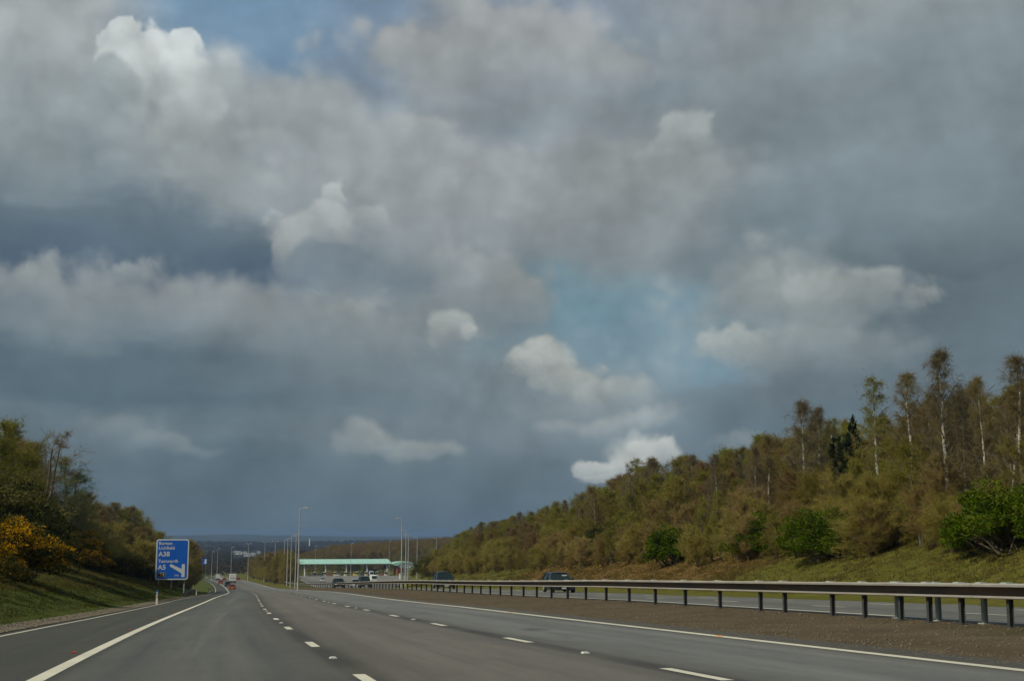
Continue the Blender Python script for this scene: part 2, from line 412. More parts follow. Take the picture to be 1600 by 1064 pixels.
def asphalt(name, stops, u0, u1, seams, stain=1.0):
    """u = metres across the road, v = metres along it (UV map)"""
    m, n = new_mat(name)
    uv = n.node('ShaderNodeUVMap', uv_map='UVMap'); u, v, _ = n.sep(uv)
    wob = n.m('MULTIPLY', n.m('SUBTRACT', n.noise(n.comb(0.0, n.m('MULTIPLY', v, 0.03), 0.0), 1.0, 3), 0.5), 0.5)
    un = n.m('DIVIDE', n.m('SUBTRACT', n.m('ADD', u, wob), u0), u1 - u0)
    col = n.ramp(un, [((a - u0)/(u1 - u0), c) for a, c in stops])
    streak = n.noise(n.comb(n.m('MULTIPLY', u, 2.2), n.m('MULTIPLY', v, 0.035), 3.0), 1.0, 6, 0.62)
    blotch = n.noise(n.comb(n.m('MULTIPLY', u, 0.7), n.m('MULTIPLY', v, 0.16), 7.0), 1.0, 6, 0.62)
    grain = n.noise(n.comb(u, v, 0.0), 55.0, 3, 0.7)
    g = n.m('ADD', n.m('ADD', n.rng(streak, 0.25, 0.75, 0.70, 1.30, 'LINEAR'), n.rng(blotch, 0.25, 0.75, -0.16, 0.16, 'LINEAR')), n.rng(grain, 0.2, 0.8, -0.24, 0.24, 'LINEAR'))
    g = n.m('ADD', g, n.rng(n.noise(n.comb(n.m('MULTIPLY', u, 3.2), n.m('MULTIPLY', v, 1.1), 9.0), 1.0, 6, 0.7), 0.25, 0.75, -0.11, 0.11, 'LINEAR'))
    g = n.m('ADD', g, n.rng(n.noise(n.comb(u, v, 2.0), 14.0, 5, 0.75), 0.25, 0.75, -0.10, 0.10, 'LINEAR'))
    col = n.mix(1.0, col, n.comb(g, g, g), 'MULTIPLY')
    # bitumen seams and dark spills
    for (a, w, k) in seams:
        d = n.m('ABSOLUTE', n.m('SUBTRACT', n.m('ADD', u, n.m('MULTIPLY', wob, 0.5)), a))
        f = n.m('MULTIPLY', n.rng(d, w, w*0.25), k)
        f = n.m('MULTIPLY', f, n.rng(n.noise(n.comb(0.0, n.m('MULTIPLY', v, 0.12), a), 1.0, 4, 0.6), 0.3, 0.65))
        col = n.mix(f, col, (0.030, 0.029, 0.026, 1))
    sp = n.noise(n.comb(n.m('MULTIPLY', u, 0.55), n.m('MULTIPLY', v, 0.13), 21.0), 1.0, 5, 0.6)
    col = n.mix(n.m('MULTIPLY', n.rng(sp, 0.62, 0.76), 0.65*stain), col, (0.03, 0.03, 0.028, 1))
    rough = n.rng(streak, 0.3, 0.7, 0.62, 0.82, 'LINEAR')
    finish(n, col, rough, bump=n.m('ADD', n.m('MULTIPLY', grain, 1.0), n.noise(n.comb(u, v, 4.0), 160.0, 2)), bump_d=0.006, bump_s=0.6, spec=0.4)
    return m
A = lambda r, g, b: (r, g, b, 1)
AR = lambda r, g, b: (r*.93, g*.92, b*.88, 1)
own_asphalt = asphalt('asphalt_own_carriageway', [
    (-4.9, AR(.045,.046,.033)), (-2.2, AR(.049,.050,.037)), (-1.95, AR(.052,.054,.044)), (-1.6, AR(.075,.079,.070)), (-0.9, AR(.085,.089,.079)), (-0.1, AR(.102,.106,.096)),
    (0.8, AR(.082,.086,.077)), (1.5, AR(.078,.077,.067)), (1.75, AR(.070,.066,.054)), (2.2, AR(.105,.100,.084)), (3.0, AR(.125,.119,.102)), (4.2, AR(.122,.116,.099)),
    (5.0, AR(.115,.111,.096)), (5.4, AR(.085,.085,.075)), (5.8, AR(.115,.121,.108)), (6.6, AR(.140,.148,.143)), (7.6, AR(.126,.133,.127)), (8.4, AR(.142,.149,.142)),
    (8.9, AR(.105,.107,.094)), (9.1, AR(.066,.064,.050)), (9.9, AR(.062,.060,.046))], -5.0, 10.0,
    [(1.71, .30, .75), (5.36, .32, .8), (-1.80, .12, .35), (8.80, .16, .35)])
opp_asphalt = asphalt('asphalt_opposite_carriageway', [
    (15.2, AR(.09,.09,.08)), (17.2, AR(.125,.13,.118)), (19.1, AR(.10,.10,.09)), (21, AR(.135,.14,.128)), (24.5, AR(.12,.125,.115)), (26.5, AR(.10,.10,.088)), (29, AR(.09,.088,.072))], 15.0, 30.0,
    [(16.6, .06, .9), (17.5, .05, .9), (19.15, .2, .6), (22.8, .2, .6)])
plaza_asphalt = simple('plaza_tarmac', (.16,.155,.135), 0.85, var=.18, vscale=.05)
def paint_mat(name, col, wear=0.5):
    m, n = new_mat(name)
    p = n.node('ShaderNodeNewGeometry', out=0)
    f = n.noise(p, 9.0, 6, 0.7); w = n.rng(f, 0.52, 0.72)
    g = n.rng(n.noise(p, 0.8, 4), 0.3, 0.7, 0.88, 1.08, 'LINEAR')
    c = n.mix(1.0, col, n.comb(g, g, g), 'MULTIPLY')
    finish(n, n.mix(n.m('MULTIPLY', w, wear), c, (.16,.155,.13,1)), 0.6, bump=f, bump_d=.003); return m
line_paint = paint_mat('white_road_paint', A(.60,.58,.45))
def ground_mat():
    m, n = new_mat('verge_grass')
    p = n.node('ShaderNodeNewGeometry', out=0); x, y, z = n.sep(p)
    uv = n.node('ShaderNodeUVMap', uv_map='UVMap'); u, v, _ = n.sep(uv)
    n1 = n.noise(p, 0.16, 6, 0.65); n2 = n.noise(p, 1.6, 6, 0.7); n3 = n.noise(p, 0.05, 5, 0.6)
    green = n.ramp(n2, [(0.25, A(.036,.050,.006)), (0.5, A(.062,.080,.011)), (0.8, A(.100,.114,.022))])
    tawny = n.ramp(n2, [(0.25, A(.082,.070,.010)), (0.5, A(.125,.108,.018)), (0.8, A(.175,.148,.034))])
    rust = n.ramp(n2, [(0.3, A(.120,.074,.022)), (0.7, A(.200,.125,.045))])
    zone = n.m('MULTIPLY', n.m('MULTIPLY', n.rng(v, 72.0, 92.0), n.rng(v, 175.0, 140.0)), n.rng(n.m('ADD', u, n.m('MULTIPLY', n1, 3.0)), 31.0, 33.0))
    right = n.mix(n.rng(n.m('ADD', n1, n.m('MULTIPLY', zone, 0.5)), 0.72, 0.92), n.mix(n.rng(n1, 0.35, 0.65), n.mix(0.3, tawny, green), n.mix(0.65, tawny, green)), rust)
    # left bank: mown green low down, rough and straw-coloured further up
    up = n.rng(n.m('ADD', u, n.m('MULTIPLY', n.m('SUBTRACT', n1, 0.5), 9.0)), -9.0, -13.5)
    left = n.mix(n.m('MULTIPLY', up, 0.75), green, n.mix(0.35, tawny, green))
    near = n.mix(n.rng(u, 0.0, 10.0), left, right)
    # open country: field pattern
    fv = n.noise(p, 0.0016, 3, 0.5)
    vor = n.node('ShaderNodeTexVoronoi', {'Vector': p, 'Scale': 0.0042}, out=1)
    fields = n.ramp(n.sep(vor)[0], [(0.0, A(.030,.045,.016)), (0.3, A(.065,.075,.028)), (0.55, A(.050,.045,.026)), (0.75, A(.085,.078,.036)), (1.0, A(.045,.060,.020))])
    woods = n.rng(n.noise(p, 0.0035, 6, 0.65), 0.46, 0.52)
    far = n.mix(woods, fields, A(.020,.023,.013))
    r = n.node('ShaderNodeVectorMath', {0: p}, operation='LENGTH', out=1)
    col = n.mix(n.rng(r, 900.0, 1300.0), near, far)
    finish(n, col, 0.95, bump=n.m('ADD', n2, n.noise(p, 7.0, 4, 0.7)), bump_d=0.12, bump_s=0.7, spec=0.1); return m
grass_ground = ground_mat()
def gravel_mat():
    m, n = new_mat('brown_gravel')
    p = n.node('ShaderNodeNewGeometry', out=0); uv = n.node('ShaderNodeUVMap', uv_map='UVMap'); u, v, _ = n.sep(uv)
    a = n.noise(p, 0.5, 6, 0.65); b = n.noise(p, 22.0, 4, 0.7)
    c = n.ramp(n.m('ADD', n.m('MULTIPLY', a, 0.6), n.m('MULTIPLY', b, 0.4)), [(0.3, A(.050,.038,.021)), (0.5, A(.092,.070,.040)), (0.72, A(.135,.106,.066))])
    c = n.mix(n.m('MULTIPLY', n.rng(n.noise(p, 0.22, 5, .6), 0.56, 0.68), 0.7), c, A(.05,.05,.018))
    finish(n, c, 0.95, bump=b, bump_d=0.03, bump_s=0.8, spec=0.15); return m
gravel = gravel_mat()
stone_m = simple('drain_stones', (.135,.115,.08), 0.9, var=.7, vscale=9.0)
conc = simple('pale_concrete', (.36,.34,.29), 0.9, var=.2, vscale=6.0)
white_stud = simple('white_stud', (.65,.65,.58), 0.4)
red_stud = simple('red_stud', (.35,.03,.02), 0.4)
amber_stud = simple('amber_stud', (.60,.22,.03), 0.4)
def barrier_mat():
    m, n = new_mat('weathered_galvanised_steel')
    p = n.node('ShaderNodeNewGeometry', out=0)
    uv = n.node('ShaderNodeUVMap', uv_map='UVMap'); u, v, _ = n.sep(uv)
    a = n.noise(n.comb(n.m('MULTIPLY', u, 3.0), n.m('MULTIPLY', v, 0.5), 0.0), 1.0, 6, 0.65)
    rust = n.mix(n.rng(n.noise(p, 0.35, 4), 0.4, 0.65), A(.105,.072,.048), A(.060,.058,.052))
    steel = n.ramp(a, [(0.3, A(.22,.21,.18)), (0.7, A(.34,.33,.29))])
    # u = 0 dirty web inside the channel, 1 clean outer lips
    finish(n, n.mix(u, rust, steel), 0.55, metal=0.0, spec=0.4); return m
barrier_steel = barrier_mat()
post_steel = simple('post_steel', (.045,.050,.048), 0.6, var=.25, vscale=5)
post_steel_pale = simple('pale_post_steel', (.30,.34,.30), 0.55, var=.15, vscale=5)
lamp_steel = simple('lamp_column_steel', (.34,.36,.35), 0.45, var=.12, vscale=1.0)
lamp_glass = simple('lamp_lens', (.55,.58,.58), 0.2)

# ------------------------------------------------------------------ object helpers
def tag(o, label=None, cat=None, group=None, kind=None):
    if label: o['label'] = label
    if cat: o['category'] = cat
    if group: o['group'] = group
    if kind: o['kind'] = kind
    return o
def empty(name, loc, rz=0.0, label=None, cat=None, group=None):
    o = bpy.data.objects.new(name, None); COL.objects.link(o); o.location = loc; o.rotation_euler = (0, 0, rz)
    o.empty_display_size = 0.1
    return tag(o, label, cat, group)
def link(name, me, parent=None, mats=None, smooth=False):
    if mats:
        for m in (mats if isinstance(mats, (list, tuple)) else [mats]): me.materials.append(m)
    if smooth: me.polygons.foreach_set('use_smooth', [True]*len(me.polygons))
    o = bpy.data.objects.new(name, me); COL.objects.link(o)
    if parent: o.parent = parent
    return o
def copy_tree(o, parent=None):
    c = o.copy(); COL.objects.link(c); c.parent = parent
    for ch in KIDS.get(o.name, ()): copy_tree(ch, c)
    KIDS[c.name] = [ch for ch in c.children] if False else KIDS.get(o.name, ())
    return c
KIDS = {}
def note_kids(root):
    """remember a prototype's children so that copies do not have to search the scene"""
    def walk(o, ch=None):
        KIDS[o.name] = list(o.children)
        for k in KIDS[o.name]: walk(k)
    walk(root); return root
class MB:
    """collects boxes, tubes, polygons into one mesh"""
    def __init__(s): s.v = []; s.f = []; s.mi = []
    def add(s, vs, fs, mi=0):
        k = len(s.v); s.v += [tuple(q) for q in vs]; s.f += [tuple(i + k for i in f) for f in fs]; s.mi += [mi]*len(fs); return s
    def box(s, x0, x1, y0, y1, z0, z1, mi=0):
        return s.add([(x0,y0,z0),(x1,y0,z0),(x1,y1,z0),(x0,y1,z0),(x0,y0,z1),(x1,y0,z1),(x1,y1,z1),(x0,y1,z1)],
                     [(0,3,2,1),(4,5,6,7),(0,1,5,4),(1,2,6,5),(2,3,7,6),(3,0,4,7)], mi)
    def tube(s, pts, rad, n=8, cap=True, mi=0):
        pts = [Vector(p) for p in pts]
        if not hasattr(rad, '__len__'): rad = [rad]*len(pts)
        vs = []
        for i, p in enumerate(pts):
            d = (pts[min(i+1, len(pts)-1)] - pts[max(i-1, 0)]).normalized()
            a = d.orthogonal().normalized() if abs(d.z) < 0.9 else Vector((1, 0, 0)).cross(d).normalized().cross(d)*-1
            b = d.cross(a)
            for j in range(n):
                w = 2*math.pi*j/n; vs.append(p + rad[i]*(math.cos(w)*a + math.sin(w)*b))
        fs = [(i*n + j, i*n + (j+1) % n, (i+1)*n + (j+1) % n, (i+1)*n + j) for i in range(len(pts)-1) for j in range(n)]
        if cap: fs += [tuple(range(n-1, -1, -1)), tuple((len(pts)-1)*n + j for j in range(n))]
        return s.add(vs, fs, mi)
    def prism(s, poly, axis, a, b, mi=0):
        """poly: 2D outline; extruded along axis ('x','y','z') from a to b"""
        put = {'x': lambda p, q, h: (h, p, q), 'y': lambda p, q, h: (p, h, q), 'z': lambda p, q, h: (p, q, h)}[axis]
        n = len(poly); vs = [put(p, q, a) for p, q in poly] + [put(p, q, b) for p, q in poly]
        return s.add(vs, [tuple(range(n-1, -1, -1)), tuple(range(n, 2*n))] + [(i, (i+1) % n, n + (i+1) % n, n + i) for i in range(n)], mi)
    def mesh(s, name):
        me = bpy.data.meshes.new(name); me.from_pydata(s.v, [], s.f); me.validate(verbose=False); me.update()
        if any(s.mi): me.polygons.foreach_set('material_index', s.mi)
        return me
    def build(s, name, mats, parent=None, smooth=False, bevel=0.0):
        me = s.mesh(name)
        bm = bmesh.new(); bm.from_mesh(me)
        bmesh.ops.recalc_face_normals(bm, faces=bm.faces)
        if bevel: bmesh.ops.bevel(bm, geom=[e for e in bm.edges if e.calc_face_angle(0) > 0.6], offset=bevel, segments=1, affect='EDGES')
        bm.to_mesh(me); bm.free()
        return link(name, me, parent, mats, smooth)
def np_mesh(name, verts, faces_flat, nper, mat_idx=None):
    """fast mesh from numpy: every face has nper corners"""
    me = bpy.data.meshes.new(name); nf = len(faces_flat)//nper
    me.vertices.add(len(verts)); me.vertices.foreach_set('co', np.asarray(verts, np.float32).ravel())
    me.loops.add(len(faces_flat)); me.loops.foreach_set('vertex_index', np.asarray(faces_flat, np.int32))
    me.polygons.add(nf); me.polygons.foreach_set('loop_start', np.arange(0, nf*nper, nper, dtype=np.int32))
    if mat_idx is not None: me.polygons.foreach_set('material_index', np.asarray(mat_idx, np.int32))
    me.update(calc_edges=True); return me
def grid_mesh(name, X, Y, Z, UU=None, VV=None):
    h, w = X.shape; v = np.stack([X, Y, Z], -1).reshape(-1, 3)
    i = np.arange(h*w).reshape(h, w)
    f = np.stack([i[:-1, :-1], i[:-1, 1:], i[1:, 1:], i[1:, :-1]], -1).reshape(-1, 4)
    me = np_mesh(name, v, f.ravel(), 4)
    if UU is not None:
        uv = me.uv_layers.new(name='UVMap'); uvs = np.stack([UU, VV], -1).reshape(-1, 2)[f.ravel()]
        uv.data.foreach_set('uv', uvs.astype(np.float32).ravel())
    return me

# ------------------------------------------------------------------ ground sheet, carriageways, markings
def stations(s0, s1):
    out = [s0]; s = s0
    while s < s1:
        s += 1.0 if s < 60 else (2.0 if s < 200 else (4.0 if s < 900 else 40.0)); out.append(min(s, s1))
    return np.array(out)
def strip(name, ta, tb, s0, s1, dz, mat, nt=2, st_list=None, parent=None):
    S = stations(s0, s1) if st_list is None else np.array(st_list)
    a = np.array([ta(q) if callable(ta) else ta for q in S], float); b = np.array([tb(q) if callable(tb) else tb for q in S], float)
    k = np.linspace(0, 1, nt)[None, :]; T = a[:, None]*(1 - k) + b[:, None]*k; SG = np.repeat(S[:, None], nt, 1)
    X, Y = xy(SG, T); Z = height(SG, T) + dz
    o = link(name, grid_mesh(name, X, Y, Z, T, SG), parent, mat); o['kind'] = 'structure'; return o
# ground: stations and offsets that coincide with the edges of the roads, cut below them
sg = np.unique(np.concatenate([np.arange(-150, 0, 10), np.arange(0, 330, 3), np.arange(330, 960, 8), np.geomspace(960, 14000, 60)]))
tfix = [-5.35, -5.30, 29.2]
tg = np.unique(np.concatenate([-np.geomspace(22, 9000, 46), np.arange(-21.5, -5.6, 0.8), [-5.6, -5.35, -5.30, -5.0, 0, 9.9, 14.75, 15.2],
                               np.arange(29.2, 60, 1.5), np.arange(60, 140, 6), np.geomspace(146, 9000, 44)]))
TG, SGm = np.meshgrid(tg, sg); XG, YG = xy(SGm, TG); ZG = height(SGm, TG)
sunk = (TG > -5.32) & (TG < np.array([opp_right(q) for q in sg])[:, None] + 2.0) & (SGm < 840)
rngN = np.random.RandomState(5)
ZG = ZG - np.where(sunk, 0.35, 0.0) + np.where(sunk, 0, 1)*rngN.uniform(-.04, .04, ZG.shape)*(np.abs(TG) > 6.5)
ground_o = link('ground', grid_mesh('ground', XG, YG, ZG, TG, SGm), None, grass_ground, True); ground_o['kind'] = 'structure'

HSK = -5.30
strip('carriageway', HSK, 9.9, -120, 1000, 0.0, own_asphalt, 12)
strip('central_reserve', 9.9, 15.2, -120, 300, -0.004, gravel, 5)
strip('central_reserve', 9.9, lambda s: float(opp_left(s)) - 0.3, 300, 838, -0.004, grass_ground, 8)
strip('opposite_carriageway', lambda s: 15.2 if s < 300 else float(opp_left(s)) - 0.3, lambda s: float(opp_right(s)) + (2.0 if s < 225 else 1.5), -120, 440, 0.0, opp_asphalt, 10)
strip('toll_plaza_apron', lambda s: float(opp_left(s)) - 0.3, lambda s: float(opp_right(s)) + 1.5, 440, 838, 0.0, plaza_asphalt, 12)
def line(name, t, w, s0, s1, dz=0.006):
    return strip(name, (lambda s: t(s) - w/2) if callable(t) else t - w/2, (lambda s: t(s) + w/2) if callable(t) else t + w/2, s0, s1, dz, line_paint, 2)
line('hard_shoulder_outer_line', T_HS, 0.11, -60, 700)
line('left_edge_line', T_L, 0.20, -60, 990)
line('right_edge_line', T_R, 0.20, -60, 990)
line('opposite_inner_edge_line', lambda s: float(opp_left(s)) + 0.42, 0.24, -60, 640)
line('opposite_outer_edge_line', lambda s: float(opp_right(s)) , 0.22, -60, 225)
def dashes(name, t, s_first, step, n, length=2.0, w=0.15):
    V = []; Fc = []
    for k in range(n):
        a = s_first + step*k - length/2
        for q in (a, a + length/2, a + length):
            for tt in (t - w/2, t + w/2):
                x, y = xy(q, tt); V.append((float(x), float(y), float(height(q, tt)) + 0.006))
        b = 6*k; Fc += [(b, b+1, b+3, b+2), (b+2, b+3, b+5, b+4)]
    me = bpy.data.meshes.new(name); me.from_pydata(V, [], Fc); o = link(name, me, None, line_paint); o['kind'] = 'structure'; return o
dashes('lane_dashes', T_A, 14.49 - 9, 9, 70)
dashes('lane_dashes', T_B, 14.08 - 9, 9, 70)
dashes('opposite_lane_dashes', 19.15, 12, 9, 42, 2.4, .22)
dashes('opposite_lane_dashes', 22.75, 15, 9, 42, 2.4, .22)

# cat's eyes
def stud_mesh(mat, name):
    m = MB()
    m.prism([(-.055, 0), (.055, 0), (.04, .020), (-.04, .020)], 'y', -.06, .06, 0); me = m.mesh(name); me.materials.append(mat); return me
STUD = {k: stud_mesh(m, k + '_stud') for k, m in (('white', white_stud), ('red', red_stud), ('amber', amber_stud))}
def studs(kind, t, s_first, n, label, step=18.0):
    for k in range(n):
        s = s_first + step*k; x, y = xy(s, t)
        o = bpy.data.objects.new('road_stud', STUD[kind]); COL.objects.link(o)
        o.location = (float(x), float(y), float(height(s, t)) + 0.001); o.rotation_euler = (0, 0, -float(np.interp(s, SS, HD)))
        tag(o, label, 'road stud', 'cat\'s eyes set in the ' + ('left lane line' if t == T_A else 'right lane line' if t == T_B else kind + ' edge line'))
studs('white', T_A, 14.49 + 4.5, 10, 'small white cat\'s eye in a gap of the left dashed lane line')
studs('white', T_B, 14.08 + 4.5, 10, 'small white cat\'s eye in a gap of the right dashed lane line')
studs('red', T_L - 0.28, 22.6, 8, 'small red cat\'s eye beside the thick left edge line', 12.3)
studs('amber', T_R + 0.0, 22.5, 9, 'small amber cat\'s eye on the right edge line')

# stones of the filter drain between hard shoulder and grass, one by one near the camera
def scatter_stones(name, s0, s1, t0, t1, n, size, mat, seed, jitter_h=0.02):
    r = np.random.RandomState(seed); s = r.uniform(0, 1, n)**1.3*(s1 - s0) + s0; t = r.uniform(t0, t1, n)
    X, Y = xy(s, t); Z = height(s, t) + jitter_h
    base = np.array([(1,0,0),(-1,0,0),(0,1,0),(0,-1,0),(0,0,1),(0,0,-1)], float)
    fc = np.array([(0,2,4),(2,1,4),(1,3,4),(3,0,4),(2,0,5),(1,2,5),(3,1,5),(0,3,5)])
    sc = size*r.uniform(0.5, 1.5, (n, 1, 1))*r.uniform(0.6, 1.2, (n, 6, 1))
    a = r.uniform(0, 6.28, n); ca, sa = np.cos(a), np.sin(a)
    b = base[None]*sc; bx = b[..., 0]*ca[:, None] - b[..., 1]*sa[:, None]; by = b[..., 0]*sa[:, None] + b[..., 1]*ca[:, None]
    V = np.stack([bx + X[:, None], by + Y[:, None], b[..., 2]*0.7 + Z[:, None]], -1).reshape(-1, 3)
    Fc = (fc[None] + 6*np.arange(n)[:, None, None]).reshape(-1)
    o = link(name, np_mesh(name, V, Fc, 3), None, mat); o['kind'] = 'stuff'; return o
tag(scatter_stones('drain_gravel', 12, 110, -6.35, -5.28, 12000, 0.035, stone_m, 3), 'pale stones of the drain along the left verge', 'gravel')
strip('drain_bed', -6.4, -5.30, -60, 330, 0.012, gravel, 3)
tag(scatter_stones('edge_grit', 8, 70, 9.35, 10.35, 3500, 0.012, stone_m, 6, 0.0), 'fine grit strewn along the edge of the tarmac beside the central reserve', 'grit')
tag(scatter_stones('gravel', 8, 110, 10.1, 15.1, 6000, 0.028, simple('median_stones', (.105,.082,.055), .9, var=.5, vscale=5), 4, 0.0), 'loose brown stones strewn over the central reserve', 'gravel')

# ------------------------------------------------------------------ central safety barrier
def beam_section(name, t, s0, s1, ztop, parent, flip=1):
    """open box beam: a channel whose open side faces our carriageway"""
    n = max(2, int((s1 - s0)/1.6) + 1); S = np.linspace(s0, s1, n)
    # outline (offset across, height below top, u) - lip, top plate, web, bottom plate, lip
    P = [(-.150, -.048, 1), (-.158, -.020, 1), (-.150, -.004, 1), (.02, 0, 1), (.035, -.02, 0), (.040, -.205, 0), (.02, -.225, 0), (-.145, -.228, 1), (-.160, -.236, 1), (-.162, -.262, 1), (-.150, -.280, 0), (-.08, -.282, 0),
         (.07, -.250, 0), (.075, .004, 1), (-.152, .012, 1), (-.175, -.012, 1), (-.170, -.052, 1)]
    V = []; 
    for s in S:
        hd = float(np.interp(s, SS, HD)); x, y = xy(s, t); z = float(height(s, t))
        for (a, h, u) in P: V.append((float(x) + a*flip, float(y) - a*flip*hd, z + ztop + h))
    k = len(P); Fc = []; 
    for i in range(n-1):
        for j in range(k): Fc.append((i*k + j, i*k + (j+1) % k, (i+1)*k + (j+1) % k, (i+1)*k + j))
    me = bpy.data.meshes.new(name); me.from_pydata(V, [], Fc)
    uv = me.uv_layers.new(name='UVMap'); d = []
    us = [p[2] for p in P]
    for f in Fc:
        for vi in f: d += [us[vi % k], S[vi//k]]
    uv.data.foreach_set('uv', d)
    return link(name, me, parent, barrier_steel)
def post_mesh(name, H, mat, light=False):
    m = MB()   # Z-section post standing under the beam, with the bolt cap that shows above it
    m.box(-.050, -.042, -.042, .042, -0.05, H - .225, 1 if light else 0)
    m.box(-.042, .042, -.004, .004, -0.05, H - .225, 0)
    m.box(.042, .050, -.042, .042, -0.05, H - .225, 0)
    m.prism([(-.13, H + .010), (.05, H + .010), (.03, H + .032), (-.11, H + .032)], 'y', -.09, .09, 1)
    m.box(-.10, .06, -.10, .10, -.03, .015, 0)
    me = m.mesh(name); me.materials.append(mat); me.materials.append(post_steel_pale); return me
BAR_H = 0.80
bar = empty('safety_barrier', (0, 0, 0), 0, 'long rusty crash barrier on dark posts along the central reserve', 'crash barrier')
s = 4.0
while s < 500:
    e = s + (6.4 if s < 120 else 19.2); beam_section('beam', T_BAR, s + 0.006, e - 0.006, BAR_H, bar); s = e
pm = post_mesh('post', BAR_H, post_steel)
PX_POSTS = [1564, 1502.4, 1444.6, 1396, 1344, 1297.5, 1219, 1183]
ps = []
for px in PX_POSTS:
    x, y, q, z = on_row(px, T_BAR, 8, 200); ps.append(q)
q = ps[0]
while q > 6: q -= 1.6; ps.append(q)
q = ps[7]
while q < 499: q += 3.1 if q < 150 else 6.2; ps.append(q)
for q in ps:
    x, y = xy(q, T_BAR); o = bpy.data.objects.new('post', pm); COL.objects.link(o); o.parent = bar
    o.location = (float(x), float(y), float(height(q, T_BAR))); o.rotation_euler = (0, 0, -float(np.interp(q, SS, HD)))
bar2 = empty('safety_barrier', (0, 0, 0), 0, 'second crash barrier with pale posts, close behind the long rusty one', 'crash barrier')
T2 = T_BAR + 0.42
s = 4.0
while s < 28: beam_section('beam', T2, s + 0.006, min(s + 6.4, 28.2), BAR_H - 0.01, bar2, -1); s += 6.4
pm2 = post_mesh('post', BAR_H - .01, post_steel_pale, True)
q = 27.2
while q > 6:
    x, y = xy(q, T2); o = bpy.data.objects.new('post', pm2); COL.objects.link(o); o.parent = bar2
    o.location = (float(x), float(y), float(height(q, T2))); o.rotation_euler = (0, 0, -float(np.interp(q, SS, HD))); q -= 1.75

# ------------------------------------------------------------------ lamp posts
def lamp_proto(double):
    root = empty('lamp_post', (0, 0, 0))
    m = MB(); m.tube([(0, 0, -.3), (0, 0, 1.6)], .14, 10); m.tube([(0, 0, 1.6), (0, 0, 12.0)], [.12, .065], 10); m.box(-.22, .22, -.22, .22, -.3, .05)
    m.build('pole', lamp_steel, root)
    for sgn in ((-1, 1) if double else (1,)):
        a = MB(); a.tube([(0, 0, 11.7), (.15*sgn, 0, 11.98), (.5*sgn, 0, 12.06)], .04, 6); a.build('arm', lamp_steel, root)
        b = MB(); b.prism([(.4*sgn, 12.02), (.6*sgn, 12.20), (1.05*sgn, 12.20), (1.22*sgn, 12.06), (1.1*sgn, 12.00)], 'y', -.17, .17)
        l = b.build('lantern', lamp_steel, root); g = MB(); g.box(min(.6*sgn, 1.1*sgn), max(.6*sgn, 1.1*sgn), -.13, .13, 11.97, 12.01); g.build('lens', lamp_glass, l)
    d = MB(); d.box(-.15, -.125, -.07, .07, .5, 1.2); d.build('door', lamp_steel, root)
    return note_kids(root)
LAMP = lamp_proto(False); LAMP2 = lamp_proto(True)
def lamp(px, ytop, label, group, H=12.1, proto=None, first=[True, True], t_hint=None, s_fix=None, rz=None):
    best = None
    if s_fix: x, y, t, z = at_s(px, s_fix)
    else:
        for d in range(90, 1100, 2):
            dx, dy, _ = pix_dir(px, 840); n = math.hypot(dx, dy); x, y = d*dx/n, d*dy/n
            z = float(ground(x, y)); e = abs(project(x, y, z + H)[1] - ytop)
            if best is None or e < best[0]: best = (e, x, y, z)
        _, x, y, z = best
    p = proto or LAMP; i = 0 if p is LAMP else 1
    o = p if first[i] else copy_tree(p)
    first[i] = False
    sc = (z_at(ytop, x, y) - z)/12.2 if s_fix else 1.0
    o.location = (x, y, z); o.rotation_euler = (0, 0, (-PSI + random.uniform(-.2, .2)) if rz is None else rz); o.scale = (1, 1, sc); tag(o, label, 'lamp post', group); return o
gm = 'lamp posts along the central reserve'
for px, yt, sf, lb in ((467.5, 792, 186, 'tallest grey lamp post, nearest, in front of the left end of the toll canopy'),
                   (467.8, 820, 236, 'lamp post almost hidden straight behind the tallest one'),
                   (463, 832, 280, 'lamp post just left of the tallest one and a third shorter'),
                   (455.6, 836, 318, 'thin lamp post second to the left of the tallest one'),
                   (450, 839.6, 355, 'thin lamp post third to the left of the tallest one'),
                   (445, 842, 392, 'thin lamp post fourth to the left of the tallest one'),
                   (430.5, 845, 440, 'lamp post standing alone above the brown island of scrub'),
                   (414.5, 845.5, 480, 'lamp post above the left part of the brown island of scrub'),
                   (389, 848.5, 545, 'lamp post in front of the far white industrial sheds'),
                   (362.6, 853.6, 610, 'small far lamp post left of the white industrial sheds'),
                   (341, 856, 720, 'faint far lamp post above the bend of the road'),
                   (332.5, 861, 660, 'small lamp post beside the far blue and white sign')):
    lamp(px, yt, lb, gm, s_fix=sf, proto=LAMP2 if px in (430.5, 414.5, 389) else LAMP)
gr_ = 'lamp posts along the opposite carriageway'
for px, yt, sf, lb in ((628, 808.5, 215, 'tallest lamp post of the cluster right of the toll canopy'),
                   (634.5, 827, 262, 'second tallest lamp post of the cluster beside the small toll building'),
                   (638.3, 834, 296, 'third lamp post of the cluster beside the small toll building'),
                   (652, 838, 420, 'lamp post standing behind the small toll building'),
                   (682, 840, 470, 'faint lamp post rising from the wood on the right bank')):
    lamp(px, yt, lb, gr_, s_fix=sf, rz=-PSI + math.pi)
gp = 'lamp posts behind the toll plaza'
for px, yt, sf, lb in ((493.5, 852, 842, 'left lamp post behind the toll canopy'), (549, 848, 700, 'middle lamp post standing in the toll plaza'),
                   (608.5, 844, 790, 'right lamp post at the end of the toll canopy')):
    lamp(px, yt, lb, gp, s_fix=sf)

